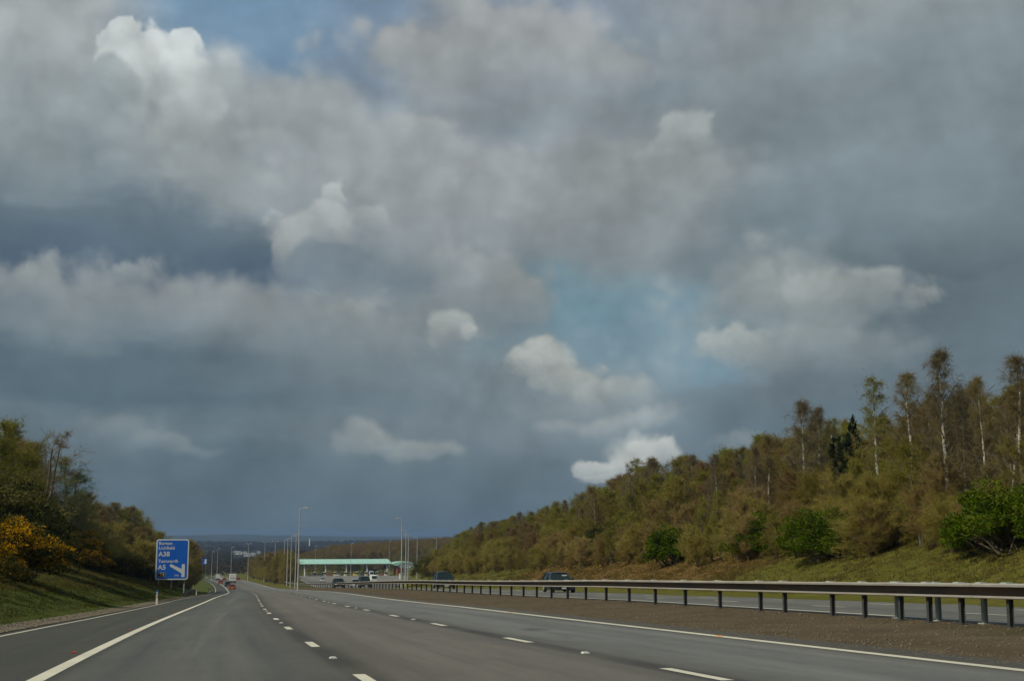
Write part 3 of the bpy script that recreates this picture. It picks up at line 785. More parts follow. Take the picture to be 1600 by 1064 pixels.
# ------------------------------------------------------------------ the big blue direction sign
def flat_mat(name, col, rough=.45): return simple(name, col, rough, var=.04, vscale=.7)
sign_blue = flat_mat('sign_blue', (.002,.115,.55)); sign_white = flat_mat('sign_white', (.62,.66,.66)); sign_black = flat_mat('sign_black', (.012,.012,.012)); sign_yellow = flat_mat('sign_yellow', (.55,.42,.12))
galv = simple('galvanised_post', (.27,.27,.24), .5, var=.15)
def rounded(x0, x1, z0, z1, r, n=5):
    P = []
    for cx, cz, a0 in ((x1 - r, z1 - r, 0), (x0 + r, z1 - r, 90), (x0 + r, z0 + r, 180), (x1 - r, z0 + r, 270)):
        for i in range(n + 1):
            w = R(a0 + 90*i/n); P.append((cx + r*math.cos(w), cz + r*math.sin(w)))
    return P
def text(body, size, x, z, y, mat, parent, name='lettering', bold=0.013, sx=1.0):
    cu = bpy.data.curves.new(name, 'FONT'); cu.body = body; cu.size = size; cu.extrude = .004; cu.offset = bold; cu.align_x = 'LEFT'; cu.space_character = 1.04
    cu.materials.append(mat)
    tmp = bpy.data.objects.new(name + '_tmp', cu); COL.objects.link(tmp)
    dg = bpy.context.evaluated_depsgraph_get(); me = bpy.data.meshes.new_from_object(tmp.evaluated_get(dg)); bpy.data.objects.remove(tmp)
    me.name = name; o = bpy.data.objects.new(name, me); COL.objects.link(o)
    if not me.materials: me.materials.append(mat)
    o.parent = parent; o.location = (x, y, z); o.rotation_euler = (R(90), 0, 0); o.scale = (sx, 1, 1); return o
SX, SY, ST_, SZ = at_s(270.5, 181)
def mpx(d): return d/F_PX
sd_ = math.hypot(SX, SY); k = sd_/F_PX/math.cos(math.atan((800-270)/2000))*1.0
ang = math.atan2(SX, SY)
k = (SY*CPS + SX*SPS)/F_PX*1.02   # metres per photo pixel at the sign
Wd, Hd = 48.0*k, 60.5*k
sign = empty('direction_sign', (SX, SY, SZ), -ang*0.2, 'large blue motorway sign for Burton, Lichfield, A38, Tamworth and A5 on the left bank', 'road sign')
zb = z_at(905.5, SX, SY) - SZ; zt = zb + Hd
m = MB(); m.prism(rounded(-Wd/2, Wd/2, zb, zt, .32), 'y', 0, .05); m.build('border', sign_white, sign)
m = MB(); m.prism(rounded(-Wd/2 + .17, Wd/2 - .17, zb + .17, zt - .17, .22), 'y', -.008, .04); pnl = m.build('panel', sign_blue, sign)
m = MB(); m.prism(rounded(-Wd/2 + .03, Wd/2 - .03, zb + .03, zt - .03, .30), 'y', .051, .075); m.build('back_sheet', galv, sign)
for i in range(4): 
    m = MB(); zz = zb + Hd*(.12 + .25*i); m.box(-Wd/2 + .1, Wd/2 - .1, .076, .15, zz - .05, zz + .05); m.build('rail', galv, sign)
for px in (251.5, 270.5, 289.3):
    xl = (px - 270.5)*k; wx = SX + xl; zl = float(ground(wx, SY)) - SZ
    m = MB(); m.tube([(xl, .25, zl - .4), (xl, .25, zt - .3)], .085, 10); m.build('post', galv, sign)
L0 = -Wd/2
def sx_(px): return L0 + (px - 247)/48*Wd
def sz_(py): return zt - (py - 845)/60.5*Hd
yy = -.014
# rows measured on the photograph's sign: baseline row, cap height in pixels
text('Burton', 6.6*k*1.0, sx_(250.6), sz_(853.3), yy, sign_white, pnl, sx=1.02)
text('Lichfield', 6.6*k*1.0, sx_(250.6), sz_(860.3), yy, sign_white, pnl, sx=1.02)
text('A38', 9.2*k*1.05, sx_(250.6), sz_(870.4), yy, sign_white, pnl, bold=.026, sx=1.0)
text('Tamworth', 6.6*k*1.0, sx_(250.6), sz_(879.9), yy, sign_white, pnl, sx=1.0)
text('A5', 9.2*k*1.05, sx_(250.6), sz_(890), yy, sign_white, pnl, bold=.026, sx=1.0)
m = MB(); m.prism(rounded(sx_(250.8), sx_(261.6), sz_(900.9), sz_(894.9), .07), 'y', -.012, 0); m.build('patch_border', sign_yellow, pnl)
m = MB(); m.prism(rounded(sx_(251.1), sx_(261.3), sz_(900.5), sz_(895.3), .06), 'y', -.016, 0); m.build('patch', sign_black, pnl)
text('T4', 6.4*k, sx_(253.0), sz_(900.0), -.021, sign_yellow, pnl, bold=.01)
text('1m', 5.0*k, sx_(274.6), sz_(900.4), yy, sign_white, pnl, bold=.008)
m = MB()
m.prism([(sx_(285.2), sz_(901.4)), (sx_(289.9), sz_(901.4)), (sx_(289.9), sz_(883.6)), (sx_(288.8), sz_(882.2)), (sx_(286.3), sz_(882.2)), (sx_(285.2), sz_(883.6)),
         (sx_(285.2), sz_(889.3)), (sx_(269.6), sz_(882.1)), (sx_(267.9), sz_(883.0)), (sx_(267.6), sz_(884.6)), (sx_(268.4), sz_(885.8)), (sx_(285.2), sz_(896.0))], 'y', -.014, 0)
m.build('arrow_symbol', sign_white, pnl)

# far sign on the bend
x, y, t, z = at_s(320.5, 560)
fs = empty('direction_sign', (x, y, z), -.1, 'small far blue and white road sign half hidden behind the left trees', 'road sign')
k2 = y/F_PX; m = MB(); m.prism(rounded(-3.6*k2, 3.8*k2, z_at(881, x, y) - z, z_at(872.5, x, y) - z, .2), 'y', 0, .06); bp = m.build('panel', sign_blue, fs)
zc_ = z_at(877, x, y) - z; m = MB(); m.prism([(.3*k2, zc_ - 3*k2), (3.2*k2, zc_ - 3*k2), (3.2*k2, zc_ + 3.6*k2), (.9*k2, zc_ + 3.6*k2)], 'y', -.02, 0); m.build('white_panel', sign_white, bp)
for a in (-2.4, 2.4):
    m = MB(); m.tube([(a*k2, .12, -.3), (a*k2, .12, zc_)], .07, 8); m.build('post', galv, fs)

# ------------------------------------------------------------------ marker posts, ramped guard rail
mk_white = simple('marker_white', (.70,.69,.62), .5); mk_blue = simple('marker_blue', (.02,.10,.28), .5); mk_red = simple('marker_red', (.5,.12,.03), .4); mk_black = simple('marker_black', (.02,.02,.02), .5)
def marker(px, sq, label, H=.95):
    x, y, t, z = at_s(px, sq)
    r = empty('marker_post', (x, y, z), -PSI*.3, label, 'marker post', 'marker posts at the edge of the hard shoulder')
    m = MB(); m.prism([(-.06, -.2), (.06, -.2), (.06, H - .28), (-.06, H - .28)], 'y', -.045, .045); m.build('shaft', mk_white, r, bevel=.008)
    m = MB(); m.prism([(-.062, H - .28), (.062, H - .28), (.062, H - .03), (.03, H), (-.03, H), (-.062, H - .03)], 'y', -.047, .047); m.build('cap', mk_blue, r)
    m = MB(); m.box(-.03, .03, -.052, -.045, H - .52, H - .34); m.build('reflector', mk_red, r); 
    m = MB(); m.box(-.035, .035, -.054, -.047, H - .22, H - .12); m.build('number_plate', mk_white, r)
marker(249.2, 92, 'blue-capped white marker post, nearest, at the foot of the grass bank')
marker(310, 190, 'white marker post just beyond the end of the ramped guard rail')
marker(328.5, 235, 'small pale marker post at the hard shoulder before the bend')
marker(331.5, 262, 'farthest small marker post at the hard shoulder before the bend')
gr = empty('guard_rail', (0, 0, 0), 0, 'short dark guard rail ramping up out of the grass below the blue sign', 'guard rail')
dark_rail = simple('dark_rail', (.010,.010,.009), .6, var=.3)
V = []; prof_ = [(0, .0), (.04, -.06), (-.02, -.13), (.04, -.2), (.02, -.30), (.06, -.30), (.09, -.15), (.06, 0)]
S_ = [152, 156, 160, 164, 168, 174, 180, 187]; HH = [.06, .34, .62, .74, .78, .80, .82, .84]
for q, h in zip(S_, HH):
    x, y = xy(q, -6.15); z = float(height(q, -6.15))
    for a, b in prof_: V.append((float(x) + a, float(y), z + h + b*1.1))
n_ = len(prof_); Fc = [(i*n_ + j, i*n_ + (j+1) % n_, (i+1)*n_ + (j+1) % n_, (i+1)*n_ + j) for i in range(len(S_)-1) for j in range(n_)]
me = bpy.data.meshes.new('rail'); me.from_pydata(V, [], Fc); link('rail', me, gr, dark_rail)
for q, h in list(zip(S_, HH))[1:]:
    x, y = xy(q, -6.25); z = float(height(q, -6.25)); m = MB(); m.box(x - .1, x + .0, y - .06, y + .06, z - .2, z + h - .02); m.build('post', dark_rail, gr)

# ------------------------------------------------------------------ vehicles
def car_paint(name, col): return simple(name, col, .4, var=.05, spec=.35, coat=.15)
PAINT = {'navy': car_paint('navy_paint', (.010,.017,.028)), 'dark': car_paint('dark_green_black_paint', (.008,.012,.012)), 'black': car_paint('black_paint', (.015,.016,.02)),
         'red': car_paint('red_paint', (.20,.022,.015)), 'orange': car_paint('orange_red_paint', (.24,.050,.024)), 'silver': car_paint('silver_paint', (.34,.35,.36)),
         'white': car_paint('white_paint', (.66,.67,.65)), 'yellow': car_paint('yellow_paint', (.62,.42,.02)), 'blue': car_paint('blue_paint', (.010,.018,.045)), 'grey': car_paint('grey_paint', (.03,.034,.038))}
def glass_mat():
    m, n = new_mat('car_glass'); finish(n, (.010,.020,.020,1), .12, spec=.35); return m
car_glass = glass_mat(); tyre_m = simple('tyre_rubber', (.015,.015,.015), .85); rim_m = simple('wheel_rim', (.25,.25,.25), .4); trim = simple('black_trim', (.02,.02,.02), .6)
head_m = simple('headlamp', (.72,.73,.70), .15, spec=.8); tail_m = simple('tail_lamp', (.35,.015,.01), .25); plate_w = simple('white_number_plate', (.6,.6,.56), .4); plate_y = simple('yellow_number_plate', (.62,.46,.06), .4)
paper = simple('paper', (.70,.72,.70), .7)
def car(kind, col, x, y, z, rz, label, group, facing='front'):
    L, Wc, H, belt, hood = {'hatch': (4.1, 1.74, 1.45, .93, .84), 'suv': (4.5, 1.84, 1.72, 1.08, 1.02), 'saloon': (4.6, 1.78, 1.43, .92, .82), 'mpv': (4.6, 1.84, 1.75, 1.0, .95)}[kind]
    r = empty('car', (x, y, z), rz, label, 'car', group); w = Wc/2; pm_ = PAINT[col]
    st_ = [(-L/2, .42, .60, w*.80), (-L/2 + .06, .30, hood*.86, w*.90), (-L/2 + .35, .24, hood*.95, w*.97), (-L/2 + .9, .22, hood, w), (-L*.22, .22, belt, w),
           (0, .22, belt + .01, w), (L*.25, .22, belt + .02, w), (L/2 - .35, .24, belt + .02, w*.98), (L/2 - .07, .30, belt, w*.93), (L/2, .42, belt - .25, w*.84)]
    V = []
    for yy_, zb_, zt_, hw in st_:
        P = [(hw*.88, zb_), (hw, zb_ + .12), (hw, (zb_ + zt_)*.55), (hw*.96, zt_ - .06), (hw*.86, zt_), (hw*.4, zt_ + .025)]
        V += [(a, yy_, b) for a, b in P] + [(-a, yy_, b) for a, b in reversed(P)]
    k = 12; F_ = [(i*k + j, i*k + (j+1) % k, (i+1)*k + (j+1) % k, (i+1)*k + j) for i in range(len(st_)-1) for j in range(k)]
    F_ += [tuple(range(k)), tuple(reversed(range((len(st_)-1)*k, len(st_)*k)))]
    m = MB(); m.add(V, F_); m.build('body', pm_, r, smooth=True)
    # greenhouse: glass box, painted roof and pillars
    ya, yb = -L*.22, (L/2 - .12 if kind != 'saloon' else L/2 - .75); ra, rb = ya + (.62 if kind != 'mpv' else .85), yb - (.30 if kind in ('suv', 'mpv') else .48)
    wb, wr = w*.90, w*.70; zb_, zr = belt, H - .05
    G = [(-wb, ya, zb_), (wb, ya, zb_), (wb, yb, zb_), (-wb, yb, zb_), (-wr, ra, zr), (wr, ra, zr), (wr, rb, zr), (-wr, rb, zr)]
    m = MB(); m.add(G, [(0,1,5,4), (1,2,6,5), (2,3,7,6), (3,0,4,7), (4,5,6,7)]); m.build('window', car_glass, r)
    m = MB(); m.prism([(-wr - .03, zr - .02), (wr + .03, zr - .02), (wr - .05, H - .005), (0, H + .01), (-wr + .05, H - .005)], 'y', ra - .04, rb + .05); m.build('roof', pm_, r, bevel=.02)
    m = MB()
    for sg_ in (-1, 1):
        m.tube([(sg_*wb, ya, zb_), (sg_*wr, ra, zr)], .035, 6); m.tube([(sg_*wb, yb, zb_), (sg_*wr, rb, zr)], .06, 6)
        ym = (ya + yb)/2 + .1; m.tube([(sg_*(wb + .005), ym, zb_), (sg_*(wr + .01), (ra + rb)/2 + .05, zr)], .04, 6)
    m.build('pillars', pm_, r)
    for sx__ in (-1, 1):
        for yw in (-L/2 + .78, L/2 - .80):
            m = MB(); m.tube([(sx__*(w - .20), yw, .31), (sx__*(w - .01), yw, .31)], .31, 16); t_ = m.build('wheel', tyre_m, r)
            m = MB(); m.tube([(sx__*(w - .03), yw, .31), (sx__*(w + .002), yw, .31)], .20, 12); m.build('rim', rim_m, t_)
        m = MB(); m.box(sx__*(w*.60) - .15, sx__*(w*.60) + .15, -L/2 - .005, -L/2 + .16, hood*.86 - .16, hood*.86 - .02); m.build('headlight', head_m, r, bevel=.02)
        m = MB(); m.box(sx__*(w*.78) - .09, sx__*(w*.78) + .09, L/2 - .10, L/2 + .005, belt - .30, belt - .03); m.build('tail_light', tail_m, r, bevel=.015)
        m = MB(); m.prism([(sx__*(w - .02), belt + .02), (sx__*(w + .16), belt + .04), (sx__*(w + .17), belt + .17), (sx__*(w + .02), belt + .15)], 'y', ya + .25, ya + .36); m.build('mirror', trim, r)
    m = MB(); m.box(-w*.40, w*.40, -L/2 - .012, -L/2 + .1, .52, .66); m.build('grille', trim, r)
    for ya2, yb2 in ((-L/2 - .03, -L/2 + .1), (L/2 - .1, L/2 + .035)):
        m = MB(); m.box(-w*.83, w*.83, ya2, yb2, .28, .49); m.build('bumper', pm_ if kind != 'suv' else trim, r, bevel=.02)
    m = MB(); m.box(-.26, .26, -L/2 - .045, -L/2 - .03, .34, .45); m.build('number_plate', plate_w, r)
    m = MB(); m.box(-.26, .26, L/2 + .036, L/2 + .05, .52, .63); m.build('number_plate', plate_y, r)
    return r
def road_rz(s, rear): return -float(np.interp(s, SS, HD)) + (math.pi if rear else 0)
def put_car(kind, col, px, sq, label, rear, group=None):
    x, y, t, z = at_s(px, sq); return car(kind, col, x, y, z, road_rz(sq, rear), label, group or ('cars driving away ahead' if rear else 'cars coming up the opposite carriageway'))
c1 = put_car('hatch', 'navy', 872.5, 88, 'dark blue hatchback with a pale sheet in its windscreen, nearest car beyond the crash barrier', False)
c1.scale = (.94, .94, .94)
m = MB(); m.prism([(.12, 1.22), (.50, 1.22), (.48, 1.30), (.12, 1.30)], 'y', -.58, -.56); m.build('paper_sheet', paper, c1)
put_car('suv', 'dark', 694, 134, 'dark green off-roader with pale headlights, second nearest beyond the crash barrier', False)
put_car('saloon', 'black', 530.5, 205, 'black car low behind the crash barrier, below the middle of the toll canopy', False)
put_car('mpv', 'grey', 571, 205, 'dark grey people carrier behind the crash barrier, beside the black car', False)
put_car('hatch', 'silver', 557.5, 222, 'silver car half hidden behind the dark grey people carrier', False)
put_car('hatch', 'silver', 505.5, 436, 'small silver car alone on the plaza tarmac, left of the others', False)
put_car('hatch', 'orange', 365.3, 345, 'orange-red hatchback ahead, nearest of the traffic in our carriageway', True)
put_car('mpv', 'blue', 358.0, 425, 'dark blue people carrier just left of the white box lorry', True)
put_car('hatch', 'red', 346.8, 520, 'red car near the left edge line ahead, left of the dark blue people carrier', True)
put_car('hatch', 'red', 352.6, 640, 'farther red car between the small white car and the box lorry', True)
put_car('mpv', 'white', 348.6, 745, 'small white car ahead of the red cars, far down the road', True)
put_car('hatch', 'red', 373.6, 600, 'red car just right of the white box lorry', True)
def box_vehicle(name, label, cat, px, sq, Wv, Hv, Lv, rear, cab='white', group=None, box='white'):
    x, y, t, z = at_s(px, sq); r = empty(name, (x, y, z), road_rz(sq, rear), label, cat, group); w = Wv/2
    low = .95 if Hv > 2.9 else .35
    # front is at -Y
    cabl = 2.0 if Hv > 2.9 else Lv*.33
    m = MB(); m.box(-w, w, -Lv/2 + cabl + .1, Lv/2, low, Hv); m.build('cargo_box', PAINT[box], r, bevel=.04)
    m = MB(); m.prism([(-Lv/2, low), (-Lv/2 - .02, 1.15), (-Lv/2 + (.35 if Hv > 2.9 else .9), Hv*.78 if Hv > 2.9 else Hv - .1), (-Lv/2 + cabl + .1, Hv*.84 if Hv > 2.9 else Hv - .03), (-Lv/2 + cabl + .1, low)], 'x', -w*.95, w*.95); m.build('cab', PAINT[cab], r, bevel=.03)
    m = MB(); zt_ = (Hv*.74 if Hv > 2.9 else Hv - .25); m.prism([(-Lv/2 - .035, 1.2), (-Lv/2 + (.27 if Hv > 2.9 else .72), zt_), (-Lv/2 + (.33 if Hv > 2.9 else .78), zt_), (-Lv/2 + .03, 1.2)], 'x', -w*.84, w*.84); m.build('windscreen', car_glass, r)
    m = MB(); m.box(-w*.8, w*.8, -Lv/2 + .5, Lv/2 - .2, .35, low); m.build('chassis', trim, r)
    m = MB()
    for xx in (-w*.96, -.02, w*.92): m.box(xx, xx + .04, Lv/2 + .001, Lv/2 + .03, low + .1, Hv - .1)
    m.box(-w*.97, w*.97, Lv/2 + .001, Lv/2 + .03, Hv - .14, Hv - .06); m.build('rear_door_frame', rim_m, r)
    m = MB(); m.box(-w*.9, w*.9, Lv/2 - .1, Lv/2 + .04, .42, .60); m.build('bumper', trim, r)
    m = MB(); m.box(-.26, .26, Lv/2 + .045, Lv/2 + .06, .62, .74); m.build('number_plate', plate_y, r)
    for sg_ in (-1, 1):
        m = MB(); m.box(sg_*w*.78 - .12, sg_*w*.78 + .12, Lv/2 + .041, Lv/2 + .06, .66, .80); m.build('tail_light', tail_m, r)
        m = MB(); m.box(sg_*w*.7 - .14, sg_*w*.7 + .14, -Lv/2 - .05, -Lv/2 + .02, .70, .88); m.build('headlight', head_m, r)
        rad = .48 if Hv > 2.9 else .33
        for yw in (-Lv/2 + .9, Lv/2 - 1.4):
            m = MB(); m.tube([(sg_*(w - .35), yw, rad), (sg_*(w - .04), yw, rad)], rad, 16); t_ = m.build('wheel', tyre_m, r)
            m = MB(); m.tube([(sg_*(w - .06), yw, rad), (sg_*(w - .035), yw, rad)], rad*.55, 10); m.build('rim', rim_m, t_)
    return r
lorry = box_vehicle('box_lorry', 'white box lorry ahead, tallest vehicle in our carriageway', 'lorry', 365.6, 520, 2.5, 3.5, 8.5, True)
red_mark = simple('red_marking', (.35, .06, .05), .5)
for xx in (-.75, .0, .75):
    m = MB(); m.box(xx - .14, xx + .14, 4.281, 4.30, 1.75, 2.25); m.build('emblem', red_mark, lorry)
box_vehicle('van', 'white van far down our carriageway, left of all other traffic', 'van', 342.3, 720, 2.1, 3.0, 6.0, True)
box_vehicle('van', 'white van coming from the toll booths, right of the middle of the canopy', 'van', 584.7, 425, 2.0, 2.35, 5.0, False, group=None)

# ------------------------------------------------------------------ toll plaza
mint = simple('mint_green_cladding', (.34,.60,.50), .5, var=.04, vscale=.2); white_clad = simple('white_cladding', (.60,.64,.63), .5, var=.06, vscale=.3)
brick_m = simple('orange_brick', (.36,.10,.05), .85, var=.25, vscale=2); dark_steel = simple('dark_steel', (.035,.04,.04), .5); concrete = simple('plaza_concrete', (.34,.34,.30), .9)
PS = 800.0
def PZ(px): x, y, t, z = at_s(px, PS); return x, y, z
xa, ya_, za = PZ(458.4); xb, yb_, zb2 = PZ(612.5); cl = math.hypot(xb - xa, yb_ - ya_); crz = math.atan2(yb_ - ya_, xb - xa)
can = empty('toll_canopy', (xa, ya_, za), crz, 'long mint-green toll plaza canopy on five white columns', 'toll canopy')
ztopL = z_at(874.2, xa, ya_) - za; zbotL = z_at(880.6, xa, ya_) - za
n_ = 10; Pf = [(18*i/n_, zbotL + (ztopL - zbotL)*math.sin(.5*math.pi*i/n_)) for i in range(n_ + 1)]
Pf2 = Pf + [(a, b - .35) for a, b in reversed(Pf)]
# roof in bays, each with a joint
nb = 18
for i in range(nb):
    m = MB(); a0, a1 = cl*i/nb + .03, cl*(i+1)/nb - .03
    put = [(a0, p, q) for p, q in Pf2] + [(a1 + (0 if i < nb-1 else 0), p, q) for p, q in Pf2]; k2_ = len(Pf2)
    m.add(put, [tuple(range(k2_-1, -1, -1)), tuple(range(k2_, 2*k2_))] + [(j, (j+1) % k2_, k2_ + (j+1) % k2_, k2_ + j) for j in range(k2_)]); m.build('roof_panel', mint, can)
m = MB(); m.box(0, cl, .4, .8, zbotL - .5, zbotL - .1); m.box(0, cl, 8.4, 8.9, zbotL - .2, zbotL + .6); m.build('beam', dark_steel, can)
for px in (477.6, 510.3, 542.6, 574.9, 606.6):
    xc_ = (px - 458.4)/(612.5 - 458.4)*cl
    m = MB(); zs = np.linspace(-.2, zbotL - .2, 6); m.tube([(xc_ - 1.0*(1 - math.cos(1.2*q/zbotL))*1.2 , 1.2, float(q)) for q in zs], [.42, .38, .34, .32, .30, .30], 10); m.build('column', white_clad, can)
    m = MB(); m.tube([(xc_ - .6, 9, zbotL - .2), (xc_ - 1.2, 8, 2.2), (xc_ - 2.2, 8, 0)], .22, 6); m.build('prop', dark_steel, can)
bx_w = simple('booth_panel', (.50,.52,.48), .6); teal_p = simple('teal_panel', (.12,.30,.28), .6); yel = simple('yellow_block', (.60,.44,.05), .6)
def booth(px, i, label):
    x, y, z = PZ(px); r = empty('toll_booth', (x, y, z), crz, label, 'toll booth', 'toll booths under the canopy')
    m = MB(); m.box(-1.1, 1.1, -5, 5, -.1, .22); m.build('island', concrete, r)
    m = MB(); m.box(-.65, .65, -1.4, 1.4, .22, 1.15); m.build('wall', bx_w if i != 4 else teal_p, r)
    m = MB(); m.box(-.6, .6, -1.35, 1.35, 1.15, 2.2); m.build('window', car_glass, r)
    m = MB(); m.box(-.8, .8, -1.7, 1.7, 2.2, 2.5); m.build('roof', bx_w, r, bevel=.05)
    m = MB(); m.tube([(-.6, -4.6, .2), (-.6, -4.6, 1.2)], .22, 8); m.build('bollard', yel, r)
    m = MB(); m.tube([(.9, -2.5, .2), (.9, -2.5, 2.6)], .07, 6); m.box(.65, 1.15, -2.6, -2.45, 2.3, 2.9); m.build('signal', dark_steel, r)
for i, (px, lb) in enumerate(((493, 'leftmost small toll booth with a pale roof under the canopy'), (508.3, 'toll booth beside the second white canopy column'), (525, 'toll booth left of the middle canopy column'),
                (540.6, 'toll booth at the middle canopy column'), (559, 'toll booth with teal panels right of the yellow van'), (573, 'toll booth beside the fourth canopy column'), (590, 'toll booth right of the white lorry'), (603.5, 'rightmost toll booth beside the last canopy column'))):
    booth(px, i, lb)
gq = 'vehicles at the toll booths'
def qcar(kind, col, px, sq, lb):
    x, y, t, z = at_s(px, sq); car(kind, col, x, y, z, crz, lb, gq)
qcar('hatch', 'black', 484.5, 792, 'small black car at the toll booths, leftmost under the canopy')
qcar('saloon', 'grey', 492.5, 770, 'grey car leaving the leftmost toll booth')
qcar('hatch', 'blue', 500, 790, 'dark blue car between the first and second canopy columns')
qcar('hatch', 'black', 504.5, 796, 'black car close to the second canopy column')
qcar('hatch', 'red', 516.5, 792, 'dull red car right of the second canopy column')
qcar('saloon', 'silver', 530, 760, 'silver car in front of the booths, left of the middle canopy column')
qcar('mpv', 'yellow', 555.5, 780, 'bright yellow van in front of the toll booths')
qcar('hatch', 'black', 567, 795, 'dark car left of the fourth canopy column')
qcar('hatch', 'red', 587.5, 790, 'red car at a booth right of the white lorry')
qcar('hatch', 'red', 597.5, 794, 'red car near the last canopy column')
box_vehicle('lorry', 'white lorry with a dark load passing the toll booths', 'lorry', 580.3, 788, 2.5, 3.4, 8, False, box='grey')
# small toll building with a curved mint roof
def lx(px): return (px - 458.4)/(612.5 - 458.4)*cl
def lz(py, px=630): x, y, z = PZ(px); return z_at(py, x, y) - za
tb_ = empty('toll_office', (xa, ya_, za), crz, 'small toll office with curved mint roof, white gable and orange brick base', 'building')
rp = [(lx(612), lz(880.5)), (lx(617), lz(878.8)), (lx(624), lz(877.4)), (lx(632), lz(876.9)), (lx(640), lz(877.4)), (lx(645.5), lz(879.2)), (lx(646), lz(880.4)), (lx(640), lz(879.0)), (lx(632), lz(878.6)), (lx(626), lz(880.0)), (lx(622), lz(883.2)), (lx(617), lz(882.8))]
m = MB(); m.prism(rp, 'y', -2, 14); m.build('roof', mint, tb_)
gp_ = [(lx(622.5), lz(884)), (lx(626), lz(880.9)), (lx(632), lz(879.3)), (lx(640), lz(879.6)), (lx(645), lz(881)), (lx(645), lz(884.5)), (lx(641), lz(886.6)), (lx(626), lz(887.0))]
m = MB(); m.prism(gp_, 'y', -1.2, 13); m.build('gable', white_clad, tb_)
m = MB(); m.prism([(lx(620.5), -.5), (lx(631), -.5), (lx(631), lz(886.8)), (lx(620.5), lz(885.5))], 'y', -.4, 12); m.build('wall', brick_m, tb_)
m = MB(); m.prism([(lx(631.1), -.5), (lx(641), -.5), (lx(641), lz(886.5)), (lx(631.1), lz(886.8))], 'y', 0, 12); m.build('wall', white_clad, tb_)
for q in (622, 625, 628, 633.5, 637.5):
    m = MB(); m.box(lx(q), lx(q + 1.6), -.46 if q < 630 else -.06, 0, 1.0, 2.6); m.build('window', car_glass, tb_)
cb = empty('side_canopy', (xa, ya_, za), crz, 'little flat mint canopy right of the toll office', 'canopy')
m = MB(); m.prism([(lx(645.5), lz(883.6)), (lx(650), lz(885.0)), (lx(654.5), lz(884.6)), (lx(654.5), lz(885.4)), (lx(649), lz(886.2)), (lx(645.5), lz(884.8))], 'y', -3, 6); m.build('roof', mint, cb)
for q in (647, 652.5):
    m = MB(); m.tube([(lx(q), 1.5, -.4), (lx(q), 1.5, lz(885.4))], .12, 6); m.build('column', white_clad, cb)
cabx, caby, cabt, cabz = at_s(629.5, 520)
cab_ = empty('equipment_cabin', (cabx, caby, cabz), crz, 'pale grey cabin at the foot of the right lamp post cluster', 'cabin')
m = MB(); m.box(-1.0, 1.0, 0, 2.2, 0, 2.2); m.build('wall', bx_w, cab_, bevel=.04); m = MB(); m.box(-1.2, 1.2, -.2, 2.4, 2.2, 2.36); m.build('roof', galv, cab_); m = MB(); m.box(-.4, .4, -.02, 0, .1, 1.9); m.build('door', galv, cab_)

# ------------------------------------------------------------------ far industrial sheds and a white tower
shed_w = simple('pale_shed_cladding', (.62,.63,.60), .7, var=.12, vscale=.02); teal_m = simple('teal_roof', (.10,.22,.19), .8)
def shed(px0, px1, y0, y1, d, mat, label, name='industrial_shed', cat='shed', grp='white industrial sheds in the valley', depth=25, roof=None):
    ds = pix_dir((px0 + px1)/2, 840); n = math.hypot(ds[0], ds[1]); x, y = d*ds[0]/n, d*ds[1]/n; zg = float(ground(x, y)); hw = (px1 - px0)/2*d/F_PX*.985
    zt_ = z_at(y0, x, y); r = empty(name, (x, y, zg), -math.atan2(x, y), label, cat, grp)
    zt_ = max(zt_ - zg, 4)
    m = MB(); m.box(-hw, hw, 0, depth, -2, zt_*.8); m.build('wall', mat, r)
    m = MB(); m.prism([(-hw - .5, zt_*.8), (-hw*.05, zt_), (hw + .5, zt_*.8)], 'y', -.5, depth + .5); m.build('roof', roof or mat, r)
    nw = max(2, int(hw/4)); 
    for i in range(nw):
        xx = -hw + (i + .5)*2*hw/nw; m = MB(); m.box(xx - .9, xx + .9, -.06, 0, 1, zt_*.45); m.build('door', dark_steel, r)
    return r
shed(365, 378.5, 860.6, 0, 2350, shed_w, 'long white shed at the left of the far industrial estate')
shed(379.5, 386.5, 861.4, 0, 2420, shed_w, 'small white shed second from the left in the far industrial estate')
shed(382, 391.5, 864.2, 0, 2150, shed_w, 'brightest white shed, lowest in the far industrial estate')
shed(393, 400, 863.6, 0, 2200, shed_w, 'white shed at the right of the brightest one in the far estate')
shed(402.5, 407.5, 860.8, 0, 2450, shed_w, 'rightmost little white shed of the far industrial estate')
shed(335.5, 343.5, 862.4, 0, 2050, simple('green_shed', (.10,.22,.19), .8), 'far teal-green shed above the bend of the road', grp=None)
ds = pix_dir(484, 840); n = math.hypot(ds[0], ds[1]); x, y = 3300*ds[0]/n, 3300*ds[1]/n; zg = float(ground(x, y))
tw = empty('white_tower', (x, y, zg), 0, 'tiny white tower on the far ridge left of the canopy', 'tower')
m = MB(); m.tube([(0, 0, -2), (0, 0, z_at(842.5, x, y) - zg)], [1.8, 1.4], 10); m.build('shaft', shed_w, tw)
m = MB(); zt_ = z_at(842.5, x, y) - zg; m.tube([(0, 0, zt_), (0, 0, zt_ + 2)], [2.1, 2.1], 10); m.build('cap', shed_w, tw)

